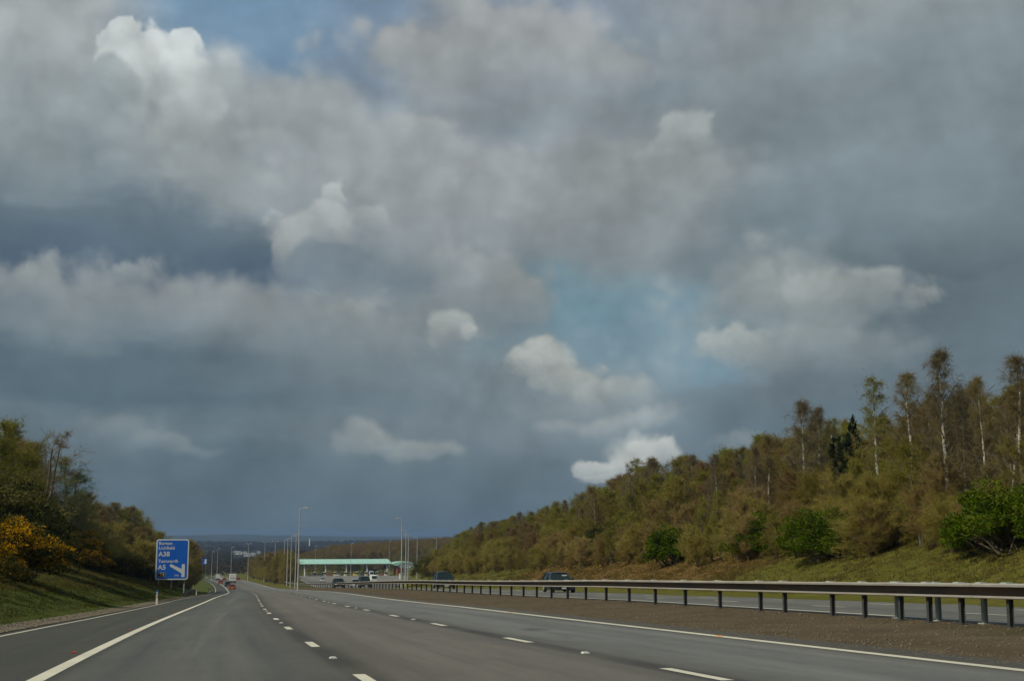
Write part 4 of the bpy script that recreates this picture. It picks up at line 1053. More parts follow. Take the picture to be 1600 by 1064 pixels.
# ------------------------------------------------------------------ trees: trunk and limbs as tapered tubes, crown of single twigs and buds
def bark_mat(name, a, b, scale=3.0, white=False):
    m, n = new_mat(name); tcn = n.node('ShaderNodeTexCoord', out=3); x, y, z = n.sep(tcn)
    if white:
        f = n.noise(n.comb(n.m('MULTIPLY', x, 4), n.m('MULTIPLY', y, 4), n.m('MULTIPLY', z, 7.0)), 1.0, 4, .6); c = n.ramp(f, [(.38, b), (.50, a), (1, a)])
    else: c = n.mix(n.noise(tcn, scale, 4), a, b)
    finish(n, c, .85, spec=.2); return m
def leaf_mat(name, cols, trans=.25):
    """colour varies from clump to clump and from tree to tree"""
    m, n = new_mat(name); tcn = n.node('ShaderNodeTexCoord', out=3)
    oi = n.node('ShaderNodeObjectInfo', out=None)
    f = n.m('ADD', n.m('MULTIPLY', n.noise(tcn, 1.1, 5, .75), 0.7), n.m('MULTIPLY', oi.outputs['Random'], 0.3))
    c = n.ramp(f, [(.25 + .5*i/(len(cols)-1), q) for i, q in enumerate(cols)])
    d = n.n.new('ShaderNodeBsdfDiffuse'); n.put(d.inputs[0], c); t = n.n.new('ShaderNodeBsdfTranslucent'); n.put(t.inputs[0], c)
    mx = n.n.new('ShaderNodeMixShader'); mx.inputs[0].default_value = trans; n.l.new(d.outputs[0], mx.inputs[1]); n.l.new(t.outputs[0], mx.inputs[2])
    o = n.n.new('ShaderNodeOutputMaterial'); n.l.new(mx.outputs[0], o.inputs[0]); return m
K_ = lambda r, g, b: (r, g, b, 1)
birch_bark = bark_mat('birch_bark', K_(.42,.40,.33), K_(.05,.045,.035), white=True)
brown_bark = bark_mat('brown_bark', K_(.10,.085,.055), K_(.05,.042,.028)); grey_bark = bark_mat('grey_bark', K_(.16,.15,.11), K_(.08,.075,.05))
tw_brown = leaf_mat('brown_twigs', [K_(0.140,0.097,0.043), K_(0.220,0.165,0.070), K_(0.287,0.235,0.109)], 0.5)
tw_olive = leaf_mat('olive_twigs', [K_(0.160,0.128,0.028), K_(0.239,0.200,0.048), K_(0.312,0.264,0.070)], 0.5)
tw_red = leaf_mat('reddish_twigs', [K_(0.155,0.098,0.039), K_(0.223,0.150,0.063), K_(0.284,0.203,0.091)], 0.5)
tw_purple = leaf_mat('purple_brown_twigs', [K_(0.143,0.107,0.070), K_(0.227,0.182,0.120)], 0.5)
th_brown = leaf_mat('thicket_brown_twigs', [K_(.210,.155,.052), K_(.310,.235,.085), K_(.380,.300,.125)], .5)
th_olive = leaf_mat('thicket_olive_twigs', [K_(.210,.170,.040), K_(.310,.260,.066), K_(.380,.320,.095)], .5)
bud_green = leaf_mat('spring_green_buds', [K_(0.138,0.162,0.019), K_(0.198,0.222,0.031), K_(0.252,0.270,0.050)], 0.5)
bud_pale = leaf_mat('pale_green_buds', [K_(0.162,0.192,0.060), K_(0.240,0.270,0.096)], 0.5)
leaf_green = leaf_mat('fresh_green_leaves', [K_(.035,.070,.003), K_(.068,.115,.005), K_(.105,.155,.010)], .3)
leaf_dark = leaf_mat('dark_evergreen_leaves', [K_(.010,.017,.005), K_(.020,.030,.008), K_(.036,.048,.014)], .1)
needle = leaf_mat('pine_needles', [K_(.012,.024,.012), K_(.028,.045,.020)], .1)
gorse_green = leaf_mat('gorse_green', [K_(.014,.020,.005), K_(.030,.036,.009), K_(.050,.050,.012)], .1)
gorse_flower = leaf_mat('gorse_flower', [K_(.30,.15,.003), K_(.46,.25,.004), K_(.60,.35,.010)], .25)
ivy = leaf_mat('dark_olive_leaves', [K_(0.065,0.068,0.018), K_(0.111,0.107,0.029), K_(0.156,0.143,0.042)], 0.3)

def tubes_np(paths, n=4):
    """paths: list of (points [k,3], radii [k]) -> vertices, quads"""
    V = []; Q = []; base = 0; w = np.linspace(0, 2*math.pi, n, endpoint=False)
    for P, rr in paths:
        P = np.asarray(P); k = len(P); d = np.gradient(P, axis=0); d /= np.linalg.norm(d, axis=1)[:, None] + 1e-9
        ref = np.where(np.abs(d[:, 2:3]) < .9, [[0, 0, 1.]], [[1., 0, 0]]); a = np.cross(d, ref); a /= np.linalg.norm(a, axis=1)[:, None] + 1e-9; b = np.cross(d, a)
        ring = P[:, None] + np.asarray(rr)[:, None, None]*(np.cos(w)[None, :, None]*a[:, None] + np.sin(w)[None, :, None]*b[:, None])
        V.append(ring.reshape(-1, 3)); i = np.arange(k*n).reshape(k, n); j = np.roll(i, -1, 1)
        Q.append(np.stack([i[:-1], j[:-1], j[1:], i[1:]], -1).reshape(-1, 4) + base); base += k*n
    return np.concatenate(V), np.concatenate(Q)
def unit(v): return v/(np.linalg.norm(v, axis=-1, keepdims=True) + 1e-9)
def slivers(P, D, L, Wd, r):
    """one thin triangle per twig or leaf: base centre P, direction D, length L, width Wd"""
    D = unit(D); s = unit(np.cross(D, r.normal(size=D.shape))); n = len(P)
    V = np.stack([P - s*Wd[:, None]/2, P + s*Wd[:, None]/2, P + D*L[:, None]], 1).reshape(-1, 3); return V
def make_tree(seed, H, name, bark, twig, buds, trunk_r=.11, first=.25, n_limb=34, limb=.30, rise=1.0, shape=None, n_sub=5, n_tw=22, tw_len=.55, tw_w=.016, n_bud=22, bud=.07,
              n_trunks=1, spread=0.0, droop=.2, bend=.3, gnarl=.15, leaf_shape=1.6, parts=('trunk', 'crown')):
    r = np.random.RandomState(seed); shape = shape or (lambda h: math.sin(math.pi*min(1, .18 + .82*h))**.8)
    trunks = []; limbs = []; subs = []
    for ti in range(n_trunks):
        a0 = r.uniform(0, 6.28); sp = spread*r.uniform(.5, 1); hh = H*(1 if ti == 0 else r.uniform(.7, .98)); k = 9
        q = np.linspace(0, 1, k); wander = np.cumsum(r.normal(0, bend*H/60, (k, 2)), 0); wander -= wander[0]
        T = np.stack([math.cos(a0)*(sp*.25 + sp*hh*q**1.1) + wander[:, 0], math.sin(a0)*(sp*.25 + sp*hh*q**1.1) + wander[:, 1], hh*q], -1); T[0, 2] = -.4
        tr = trunk_r*(H/9)*(1 - q)**.8 + .012; trunks.append((T, tr)); nl = max(5, int(n_limb/n_trunks))
        for i in range(nl):
            h = first + (1 - first)*((i + r.uniform(0, 1))/nl)**.95; h = min(h, .985); p = np.array([np.interp(h, q, T[:, c_]) for c_ in range(3)])
            az = i*2.399 + r.uniform(-.5, .5); Ln = H*limb*shape((h - first)/(1 - first))*r.uniform(.65, 1.15) + .15
            el = rise*(.55 + .5*h) + r.uniform(-.2, .2); d = np.array([math.cos(az)*math.cos(el), math.sin(az)*math.cos(el), math.sin(el)])
            L_ = [p]; 
            for j in range(4):
                L_.append(L_[-1] + d*Ln/4); d = unit(d + r.normal(0, gnarl, 3) + np.array([0, 0, .08 - droop*.35*j/3]))
            L_ = np.array(L_); r0 = max(.010, float(np.interp(h, q, tr))*.42); limbs.append((L_, r0*np.array([1, .75, .5, .32, .15])))
            for j in range(n_sub):
                f = r.uniform(.25, 1)*4; i0 = min(3, int(f)); b = L_[i0] + (L_[i0+1] - L_[i0])*(f - i0)
                dd = unit(unit(L_[i0+1] - L_[i0]) + r.normal(0, .55, 3)); sl = Ln*r.uniform(.22, .48)
                e1 = b + dd*sl*.5; e2 = e1 + unit(dd + r.normal(0, .25, 3) - np.array([0, 0, droop*.6]))*sl*.5
                subs.append((np.array([b, e1, e2]), r0*np.array([.4, .25, .1])))
    tv, tq = tubes_np(trunks, 7); lv, lq = tubes_np(limbs + subs, 3)
    # twigs along limbs and branchlets
    S = [np.stack([P[i], P[i+1]]) for P, _ in limbs for i in range(1, 4)] + [np.stack([P[i], P[i+1]]) for P, _ in subs for i in range(2)]
    S = np.array(S); m_ = len(S); nt = n_tw*max(1, n_limb*n_sub//1)
    idx = r.randint(0, m_, nt); f = r.uniform(0, 1, (nt, 1)); B = S[idx, 0]*(1 - f) + S[idx, 1]*f; D = unit(S[idx, 1] - S[idx, 0])
    D = D*.7 + r.normal(0, .55, (nt, 3)); D[:, 2] += .15 - droop*.9; Lt = tw_len*r.uniform(.45, 1.35, nt)
    V1 = slivers(B, D, Lt, np.full(nt, tw_w)*r.uniform(.7, 1.4, nt), r); vs = [V1]; mi = [np.zeros(nt, int)]
    if buds is not None and n_bud:
        nbn = n_bud*n_limb*n_sub; k = r.randint(0, nt, nbn); f = r.uniform(.2, 1.05, (nbn, 1))
        P = B[k] + unit(D[k])*Lt[k, None]*f + r.normal(0, .03, (nbn, 3)); DD = r.normal(size=(nbn, 3)); sz = bud*r.uniform(.6, 1.4, nbn)
        vs.append(slivers(P, DD, sz*leaf_shape, sz, r)); mi.append(np.ones(nbn, int))
    V2 = np.concatenate(vs); me1 = np_mesh(name + '_trunk', tv, tq.ravel(), 4); me1.materials.append(bark)
    me3 = np_mesh(name + '_limbs', lv, lq.ravel(), 4); me3.materials.append(bark if bark is not birch_bark else grey_bark)
    me2 = np_mesh(name + '_crown', V2, np.arange(len(V2)), 3, np.concatenate(mi)); me2.materials.append(twig)
    if buds is not None: me2.materials.append(buds)
    return (name, me1, me3, me2, H)
def make_bush(seed, name, rx, rz_, mats, n, size, flowers=0.0, shell=.75, lean=0.0):
    """leafy bush: short stems, then clumps of little leaves over an uneven dome, flowers toward the light side of each clump"""
    r = np.random.RandomState(seed); nc = 70; a = r.uniform(0, 6.28, nc); u = r.uniform(0, 1, nc)**.6; h = np.sqrt(1 - (u*.96)**2)*r.uniform(.35 if shell > .5 else .1, 1, nc)**.7
    C = np.stack([np.cos(a)*u*rx, np.sin(a)*u*rx, h*rz_*.92 + .12], -1)*r.uniform(.78, 1.10, (nc, 1)); k = r.randint(0, nc, n); cr = rx*r.uniform(.16, .30, nc)
    off = unit(r.normal(size=(n, 3)))*r.uniform(.35, 1.0, (n, 1))**.5; P = C[k] + off*cr[k, None]*np.array([1, 1, .8]); P[:, 2] = np.maximum(P[:, 2], .03); P[:, 0] += lean*P[:, 2]
    D = unit(off*.9 + r.normal(0, .6, (n, 3)) + np.array([0, 0, .25])); sz = size*r.uniform(.6, 1.5, n); V = slivers(P, D, sz*1.7, sz*.75, r)
    mi = np.zeros(n, int); s = r.uniform(0, 1, n); cl_f = r.uniform(0, 1, nc)[k]; up = off[:, 2] > -.25
    cl_f = np.where(cl_f > .45, cl_f*1.5, .12); mi[(s < flowers*cl_f*2) & up] = 1
    stems = []
    for i in range(16):
        e = C[r.randint(0, nc)]; b = np.array([r.normal(0, .18*rx), r.normal(0, .18*rx), -.2]); stems.append((np.array([b, (b + e)/2 + r.normal(0, .12, 3), e]), np.array([.05, .035, .012])))
    sv, sq = tubes_np(stems, 4); me1 = np_mesh(name + '_stems', sv, sq.ravel(), 4); me1.materials.append(brown_bark)
    me2 = np_mesh(name + '_crown', V, np.arange(len(V)), 3, mi)
    for q in mats: me2.materials.append(q)
    return (name, me1, None, me2, rz_)
def plant(proto, x, y, z, h, label, cat, group=None, rz=None, wide=1.0, parts=('trunk', 'branches', 'crown'), tilt=0.0):
    name, a, b, c, H = proto; r = empty(name, (x, y, z - .08), random.uniform(0, 6.28) if rz is None else rz, label, cat, group); k = h/H; r.scale = (k*wide, k*wide, k)
    if tilt: r.rotation_euler[1] = tilt
    for nm, me in ((parts[0], a), (parts[1], b), (parts[2], c)):
        if me is None: continue
        o = bpy.data.objects.new(nm, me); COL.objects.link(o); o.parent = r
    return r
BIRCH = [make_tree(11 + i, 10, 'birch_tree', birch_bark, tw_brown if i % 2 else tw_purple, bud_green, trunk_r=.14, first=.26, n_limb=50, limb=.27, rise=1.0, n_sub=6, n_tw=24, n_bud=(10, 5, 14)[i], bud=.036, tw_w=.013, droop=.75, bend=.35,
                  shape=lambda h: (1 - h)**.6*(.35 + h)**.3) for i in range(3)]
AIRY = [make_tree(21, 10, 'birch_tree', birch_bark, tw_olive, bud_pale, trunk_r=.12, first=.22, n_limb=36, limb=.20, rise=1.0, n_sub=5, n_tw=13, n_bud=14, bud=.06, droop=.8, shape=lambda h: (1 - h)**.7*(.5 + h)**.3)]
BROWN = [make_tree(31 + i, 7, 'bare_tree', brown_bark, (tw_brown, tw_olive, tw_red)[i], (bud_green, bud_green, None)[i], trunk_r=.09, first=.10, n_limb=46, limb=.30, rise=1.0, n_sub=6, n_tw=44, tw_w=.015, tw_len=.5, n_bud=12, bud=.045, n_trunks=2, spread=.05, droop=.1) for i in range(3)]
THICK = [make_tree(41 + i, 4.2, 'thicket_shrub', brown_bark, (th_olive, th_brown, th_olive)[i], (bud_green, None, bud_green)[i], trunk_r=.05, first=.04, n_limb=64, limb=.42, rise=.9, n_sub=5, n_tw=44, tw_w=.013, tw_len=.42, n_bud=6, bud=.04, n_trunks=6, spread=.22, droop=.05) for i in range(3)]
WILLOW = [make_tree(51 + i, 7.5, 'willow_tree', grey_bark, tw_olive, bud_green, trunk_r=.10, first=.14, n_limb=46, limb=.30, rise=1.05, n_sub=6, n_tw=22, n_bud=26, bud=.058, n_trunks=3, spread=.12, droop=.15) for i in range(2)]
POPLAR = [make_tree(61, 9, 'poplar_tree', grey_bark, bud_pale, bud_pale, trunk_r=.09, first=.08, n_limb=64, limb=.34, rise=1.05, n_sub=6, n_tw=18, tw_w=.012, n_bud=16, bud=.05, droop=.05, n_trunks=2, spread=.05, shape=lambda h: (1 - h)**.55*(.6 + .4*h))]
BARE = [make_tree(71, 9, 'bare_tree', grey_bark, tw_purple, None, trunk_r=.12, first=.20, n_limb=34, limb=.28, rise=.9, n_sub=7, n_tw=16, tw_w=.014, tw_len=.45, n_trunks=2, spread=.10, droop=.05, gnarl=.3)]
HAW = [make_bush(81 + i, 'hawthorn_bush', 2.3, 3.2, [leaf_green, bud_green], 15000, .085, .15) for i in range(2)]
EVER = [make_bush(91 + i, 'evergreen_bush', 2.4, 4.2, [ivy, leaf_dark], 16000, .085, .3) for i in range(2)]
GORSE = [make_bush(101 + i, 'gorse_bush', 2.4, 2.5, [gorse_green, gorse_flower], 24000, .06, (.32, .26, .06)[i]) for i in range(3)]
PINE = [make_tree(111, 6, 'pine_tree', brown_bark, needle, needle, trunk_r=.10, first=.12, n_limb=34, limb=.30, rise=.35, n_sub=7, n_tw=30, tw_len=.22, tw_w=.03, n_bud=20, bud=.07, droop=.0, shape=lambda h: (1 - h)**.8 + .08)]

def sky_h(line, px, x, y, z, k):
    yt = float(np.interp(px, [a for a, b in line], [b for a, b in line])); return (z_at(yt, x, y) - z)*k
LINE_R = [(600, 846), (640, 843), (680, 839), (720, 832), (760, 823), (800, 813), (860, 797), (900, 778), (940, 765), (985, 738), (1000, 735), (1060, 724), (1120, 716), (1180, 706), (1205, 690), (1240, 668), (1300, 668), (1340, 672), (1400, 662), (1440, 640), (1480, 625), (1540, 625), (1600, 615), (1800, 590)]
rr = random.Random(4)
GL = {'bare_tree': ('brown leafless tree in the mass of the right-hand wood', 'bare tree', 'bare trees of the right-hand wood'),
      'thicket_shrub': ('twiggy brown-olive shrub in the thicket at the front of the right-hand wood', 'shrub', 'thicket along the front of the right-hand wood'),
      'willow_tree': ('yellow-green budding willow in the right-hand wood', 'willow tree', 'budding willows of the right-hand wood'),
      'birch_tree': ('slender birch with pale trunk within the right-hand wood', 'birch tree', 'birches of the right-hand wood'),
      'hawthorn_bush': ('bright green leafing hawthorn low in the right-hand wood', 'hawthorn bush', 'green hawthorns of the right-hand wood'),
      'evergreen_bush': ('dark evergreen bush low in the right-hand wood', 'evergreen bush', 'dark evergreens of the right-hand wood'),
      'pine_tree': ('small dark pine in the right-hand wood', 'pine tree', 'pines of the right-hand wood')}
PLACES_R = [(760, 'far end, by the toll office'), (930, 'above the dark blue hatchback'), (1110, 'between reddish birch and middle'), (1230, 'left of the lone middle birch'), (1350, 'by the lone middle birch'), (1450, 'below the airy pale-green birch'), (9999, 'by the tall birches, right edge')]
PLACES_L = [(90, 'behind the largest yellow gorse'), (160, 'under the pale green pointed tree'), (230, 'behind the darkest gorse'), (300, 'behind the blue sign'), (9999, 'just right of the blue sign')]
PLACES_O = [(400, 'left part'), (440, 'middle part'), (520, 'beside the tallest lamp post'), (580, 'behind the canopy'), (9999, 'toward the toll office')]
def located(l, px, frac, labels):
    P_ = PLACES_R if labels is GL else PLACES_L if labels is GLL else PLACES_O
    w = next(b for a, b in P_ if px < a); d = 'front' if frac < .6 else ('middle rank' if frac < .9 else 'skyline')
    nm = l[0].split(' in ')[0].split(' on the ')[0].split(' low in ')[0].split(' within ')[0]
    wd = 'right-hand wood' if labels is GL else 'left-hand wood' if labels is GLL else ('traffic island' if 'island' in l[0] else 'plaza wood')
    nm = nm.replace('slender birch with pale trunk', 'slender pale-trunked birch')
    return nm + ', ' + d + ' of the ' + wd + ', ' + w
def row(t, s0, s1, step, frac, picks, line, labels, jitter=1.2, base=0.9, hmin=2.0, hmax=14):
    s = s0
    while s < s1:
        sq = s + rr.uniform(-.4, .4)*step; tt = t(sq) if callable(t) else t; tt += rr.uniform(-jitter, jitter)
        x, y = xy(sq, tt); x, y = float(x), float(y); z = float(height(sq, tt)); px, py = project(x, y, z)
        if -60 < px < 1680 and not ('left-hand' in labels['bare_tree'][0] and 228 < px < 304 and sq < 192):
            h = sky_h(line, px, x, y, z, frac)*rr.uniform(base, 1.06); h = max(hmin, min(h, hmax)); p = rr.choices([q for q, w in picks], [w for q, w in picks])[0]
            pr = rr.choice(p); l = labels[pr[0]]
            if pr[0] in ('hawthorn_bush', 'evergreen_bush', 'pine_tree'): h = min(h, 4.2)
            if pr[0] == 'thicket_shrub': h = min(h, 5.5)
            plant(pr, x, y, z, h, located(l, px, frac, labels), l[1], l[2], rz=rr.uniform(0, 6.28), wide=rr.uniform(.95, 1.4))
        s += step*(1 + max(0, s - 150)/400)
FR = lambda s: float(toe(s)) + 6.9
row(FR, 46, 330, 3.0, .42, [(THICK, 8), (BROWN, 1), (WILLOW, 1)], LINE_R, GL, .8, .75)
row(lambda s: FR(s) + 1.2, 50, 330, 3.0, .36, [(THICK, 8), (BROWN, .5)], LINE_R, GL, .9, .7, hmin=1.6)
row(lambda s: FR(s) + 2.5, 46, 330, 3.2, .62, [(THICK, 5), (BROWN, 3), (WILLOW, 2), (EVER, .5)], LINE_R, GL, 1.0, .75)
row(lambda s: FR(s) + 5.5, 44, 340, 3.4, .80, [(BROWN, 5), (WILLOW, 3.5), (BIRCH, 1.5)], LINE_R, GL, 1.2, .82)
row(lambda s: FR(s) + 9, 44, 350, 3.6, .93, [(BROWN, 4), (WILLOW, 3.5), (BIRCH, 2)], LINE_R, GL, 1.5, .85)
row(lambda s: FR(s) + 13, 44, 360, 4.0, 1.0, [(BROWN, 4), (BIRCH, 2), (WILLOW, 4)], LINE_R, GL, 1.8, .90)
row(lambda s: FR(s) + 18, 44, 360, 4.5, 1.0, [(BROWN, 3), (BIRCH, 2), (WILLOW, 4)], LINE_R, GL, 1.8, .92)
row(lambda s: FR(s) + 11, 46, 300, 10.0, 1.10, [(BIRCH, 3), (AIRY, 2), (BARE, 1.2)], LINE_R, GL, 2.5, .94)
def single(proto, px, t, ytop, label, cat, wide=1.0, tilt=0.0, dz=0.0, rz=None):
    x, y, s_, z = on_row(px, t, 20, 900); h = z_at(ytop, x, y) - z; return plant(proto, x, y, z - dz, h, label, cat, None, wide=wide, tilt=tilt, rz=rz)
# individual trees one can pick out on the right
single(BIRCH[0], 1490, 37.6, 552, 'tallest birch with a long white trunk, near the right edge of the photo', 'birch tree', 1.0)
single(BIRCH[1], 1552, 38.4, 588, 'birch with a leaning white trunk right of the tallest birch', 'birch tree', .8, .10)
single(BIRCH[2], 1574, 37.8, 600, 'second leaning white birch near the right edge of the photo', 'birch tree', .8, .12)
single(BIRCH[1], 1603, 37.6, 560, 'tall birch cut off by the right edge of the photo', 'birch tree', 1.1)
single(BIRCH[2], 1528, 40, 600, 'thin birch stem between the tallest birch and the leaning pair', 'birch tree', .7)
single(BIRCH[0], 1512, 39.5, 612, 'slender birch directly right of the tallest birch', 'birch tree', .7)
single(BIRCH[1], 1462, 41, 628, 'slender birch directly left of the tallest birch', 'birch tree', .8)
single(BIRCH[2], 1588, 40, 620, 'thin birch between the leaning stems and the tree cut off at the right edge', 'birch tree', .7, -.06)
single(BROWN[0], 1520, 42, 618, 'brown crown filling the gap right of the tallest birch', 'bare tree', 1.3)
single(BROWN[1], 1575, 42.5, 628, 'olive-brown crown behind the two leaning birches', 'bare tree', 1.3)
single(BIRCH[0], 1258, 38.6, 630, 'birch with white trunk standing alone above the wood in the middle of the right bank', 'birch tree', 1.15)
single(BIRCH[2], 1281, 41, 640, 'birch leaning against the lone middle birch, slightly shorter', 'birch tree', .9)
single(AIRY[0], 1374, 40.5, 590, 'airy pale-green birch, narrow and pointed, left of the purple bare tree', 'birch tree', 1.1)
single(BIRCH[1], 1430, 40, 586, 'purplish bare birch between the pale-green birch and the tallest birch', 'birch tree', 1.0)
single(PINE[0], 1336, 42, 655, 'dark little pine poking above the wood', 'pine tree', .55)
single(PINE[0], 1312, 41.5, 686, 'second dark pine, lower, left of the first', 'pine tree', .7)
single(BIRCH[0], 1180, 38.4, 700, 'short birch with white trunk left of the lone middle birch', 'birch tree', .8)
single(BIRCH[2], 1121, 39, 712, 'small white-stemmed birch at the left of the middle wood', 'birch tree', .8)
single(BIRCH[1], 930, 40, 770, 'birch with pale stem in the reddish part of the wood', 'birch tree', .9)
single(BARE[0], 990, 41, 728, 'thin bare tree against the white cloud on the skyline', 'bare tree', .8)
single(HAW[0], 1575, 35.2, 752, 'large bright green hawthorn at the right edge of the photo', 'hawthorn bush', 1.25)
single(HAW[1], 1532, 35.4, 790, 'bright green hawthorn left of the largest one', 'hawthorn bush', 1.2)
single(HAW[1], 1285, 35.2, 795, 'bright green hawthorn in shade in the middle of the right bank', 'hawthorn bush', 1.2)
single(HAW[0], 1318, 35.6, 806, 'green hawthorn beside the shaded one in the middle', 'hawthorn bush', 1.0)
single(HAW[0], 1048, 35.0, 822, 'small bright green hawthorn left of the middle of the right bank', 'hawthorn bush', 1.0)
single(HAW[1], 1192, 36.4, 800, 'yellow-green bush showing between brown shrubs', 'hawthorn bush', 1.1)
single(THICK[0], 1090, 34.2, 835, 'grey-green bare shrub standing out in front on the tawny grass', 'shrub', 1.1)
single(WILLOW[0], 1440, 36.8, 690, 'fan-shaped willow with pale stems in front of the birches', 'willow tree', 1.2)
single(THICK[2], 1360, 35.4, 780, 'twiggy grey shrub at the front edge of the wood', 'shrub', 1.2)
single(EVER[0], 674, 40, 866, 'dark evergreen at the far end of the right bank beside the toll office', 'evergreen bush', 1.0)
single(EVER[1], 662, 44, 872, 'dark evergreen behind the cluster of lamp posts', 'evergreen bush', 1.0)

# left bank
LINE_L = [(-200, 620), (0, 690), (40, 700), (75, 790), (100, 790), (130, 780), (150, 795), (180, 797), (220, 803), (250, 812), (290, 824), (305, 835), (316, 862), (322, 880), (340, 884)]
GLL = {k: (a.replace('right-hand wood', 'left-hand wood'), b, c_.replace('right-hand wood', 'left-hand wood')) for k, (a, b, c_) in GL.items()}
row(-15.5, 172, 300, 3.2, .45, [(THICK, 8), (BROWN, 1)], LINE_L, GLL, .8, .8)
row(-13.0, 180, 300, 3.4, .62, [(THICK, 6), (BROWN, 2)], LINE_L, GLL, .8, .8)
row(-11.0, 225, 318, 3.4, .75, [(THICK, 4), (BROWN, 4)], LINE_L, GLL, .8, .85)
row(-18, 156, 300, 3.4, .75, [(BROWN, 6), (THICK, 3), (WILLOW, .7)], LINE_L, GLL, 1.2, .85)
row(lambda s: -25 if s < 152 else -21.5, 96, 300, 3.6, .95, [(BROWN, 6), (BIRCH, 1.5), (WILLOW, .8)], LINE_L, GLL, 1.4, .85)
row(-22.5, 150, 290, 12.0, 1.08, [(BIRCH, 3), (AIRY, 1), (BARE, 1)], LINE_L, GLL, 1.5, .95)
row(-28, 84, 290, 4.5, 1.0, [(BROWN, 6), (BIRCH, 1.5), (WILLOW, .8)], LINE_L, GLL, 1.6, .9)
single(EVER[0], 8, -16.5, 735, 'dark evergreen tree at the left edge of the photo behind the gorse', 'evergreen tree', 1.1)
single(EVER[1], 42, -17.5, 758, 'dark evergreen bush right of the evergreen at the left edge', 'evergreen bush', 1.2)
single(THICK[0], 70, -19, 800, 'dark olive shrub between the left evergreens and the second gorse', 'shrub', 1.4)
single(WILLOW[1], 20, -17.5, 668, 'tall dull green tree at the left edge, highest on the left bank', 'tree', 1.0)
single(WILLOW[0], -18, -18, 668, 'tree cut off by the left edge of the photo', 'tree', 1.2)
single(BROWN[1], 45, -18.5, 700, 'dense olive-brown tree left of the bare grey tree', 'bare tree', 1.1)
single(BARE[0], 58, -17.5, 678, 'bare grey tree leaning right with sparse branches, left bank', 'bare tree', 1.5, .10)
single(POPLAR[0], 104, -18.5, 722, 'pale green pointed tree with a dense conical crown, left bank', 'tree', 1.9)
single(BROWN[0], 130, -18, 775, 'brown tree at the right foot of the pale green pointed tree', 'bare tree', 1.0)
single(BIRCH[0], 205, -19, 793, 'pale-stemmed birch in the middle of the left-hand wood', 'birch tree', 1.1)
# gorse
def gorse(i, px, t, ytop, wide, label, h=None): single(GORSE[i], px, t, ytop, label, 'gorse bush', wide)
gorse(0, 8, -12.3, 812, 1.15, 'large gorse bush covered in yellow flowers at the left edge of the photo')
gorse(0, 30, -11.6, 845, .95, 'yellow gorse at the right flank of the largest one')
gorse(2, 6, -11.0, 866, 1.0, 'low dark gorse at the foot of the largest yellow gorse')
gorse(1, 78, -20.2, 812, 1.1, 'yellow-flowered gorse highest up the left bank')
gorse(1, 102, -19.5, 818, 1.1, 'gorse with dark hollows, second of the upper group')
gorse(0, 124, -16.8, 838, 1.0, 'brightest yellow gorse in the middle of the upper group')
gorse(0, 143, -15.2, 858, .9, 'small yellow gorse at the lower end of the upper group')
gorse(1, 160, -14.6, 868, .9, 'dark gorse with few flowers right of the upper group')
gorse(2, 192, -14.4, 868, 1.2, 'darkest gorse with hardly a flower, nearest the blue sign')
gorse(2, 216, -13.6, 878, 1.1, 'small brown-green gorse between the darkest gorse and the blue sign')

# scrub on the island between the two carriageways, and the far woods
LINE_I = [(325, 884), (340, 878), (352, 872), (370, 869), (395, 865), (415, 862), (440, 860), (455, 864), (464, 872), (470, 884)]
GLI = {k: (a.replace('in the mass of the right-hand wood', 'on the island between the carriageways').replace('right-hand wood', 'island between the carriageways').replace('the thicket at the front of the ', ''), b, 'scrub on the island between the carriageways') for k, (a, b, c_) in GL.items()}
for f, sa, sb in ((.2, 400, 660), (.5, 385, 690), (.8, 400, 700)):
    row(lambda s, f=f: 11.5 + f*(float(opp_left(s)) - 14.5), sa, sb, 4.5, .8 + .2*f, [(BROWN, 6), (THICK, 4), (BIRCH, .5)], LINE_I, GLI, 1.0, .8)
LINE_P = [(380, 866), (440, 864), (470, 866), (490, 858), (520, 850), (560, 846), (600, 844), (640, 842), (700, 838)]
GLP = {k: (a.replace('right-hand wood', 'wood behind the toll plaza'), b, c_.replace('right-hand wood', 'wood behind the toll plaza')) for k, (a, b, c_) in GL.items()}
for sb, fr in ((858, .42), (880, .62)):
    t_ = 40.0
    while t_ < 190:
        x, y = xy(sb, t_ + rr.uniform(-1, 1)); x, y = float(x), float(y + rr.uniform(-6, 6)); z = float(ground(x, y)); px = project(x, y, z)[0]
        if 455 < px < 700:
            h = max(4, min(13, sky_h(LINE_P, px, x, y, z, fr)*rr.uniform(.85, 1.05))); pr = rr.choice(rr.choices([BROWN, WILLOW, BIRCH, EVER], [7, 1.5, 1, .5])[0])
            if pr[0] == 'evergreen_bush': h = min(h, 5)
            l = GLP[pr[0]]; plant(pr, x, y, z, h, located(l, px, fr, GLP), l[1], l[2], wide=1.5)
        t_ += 4.2
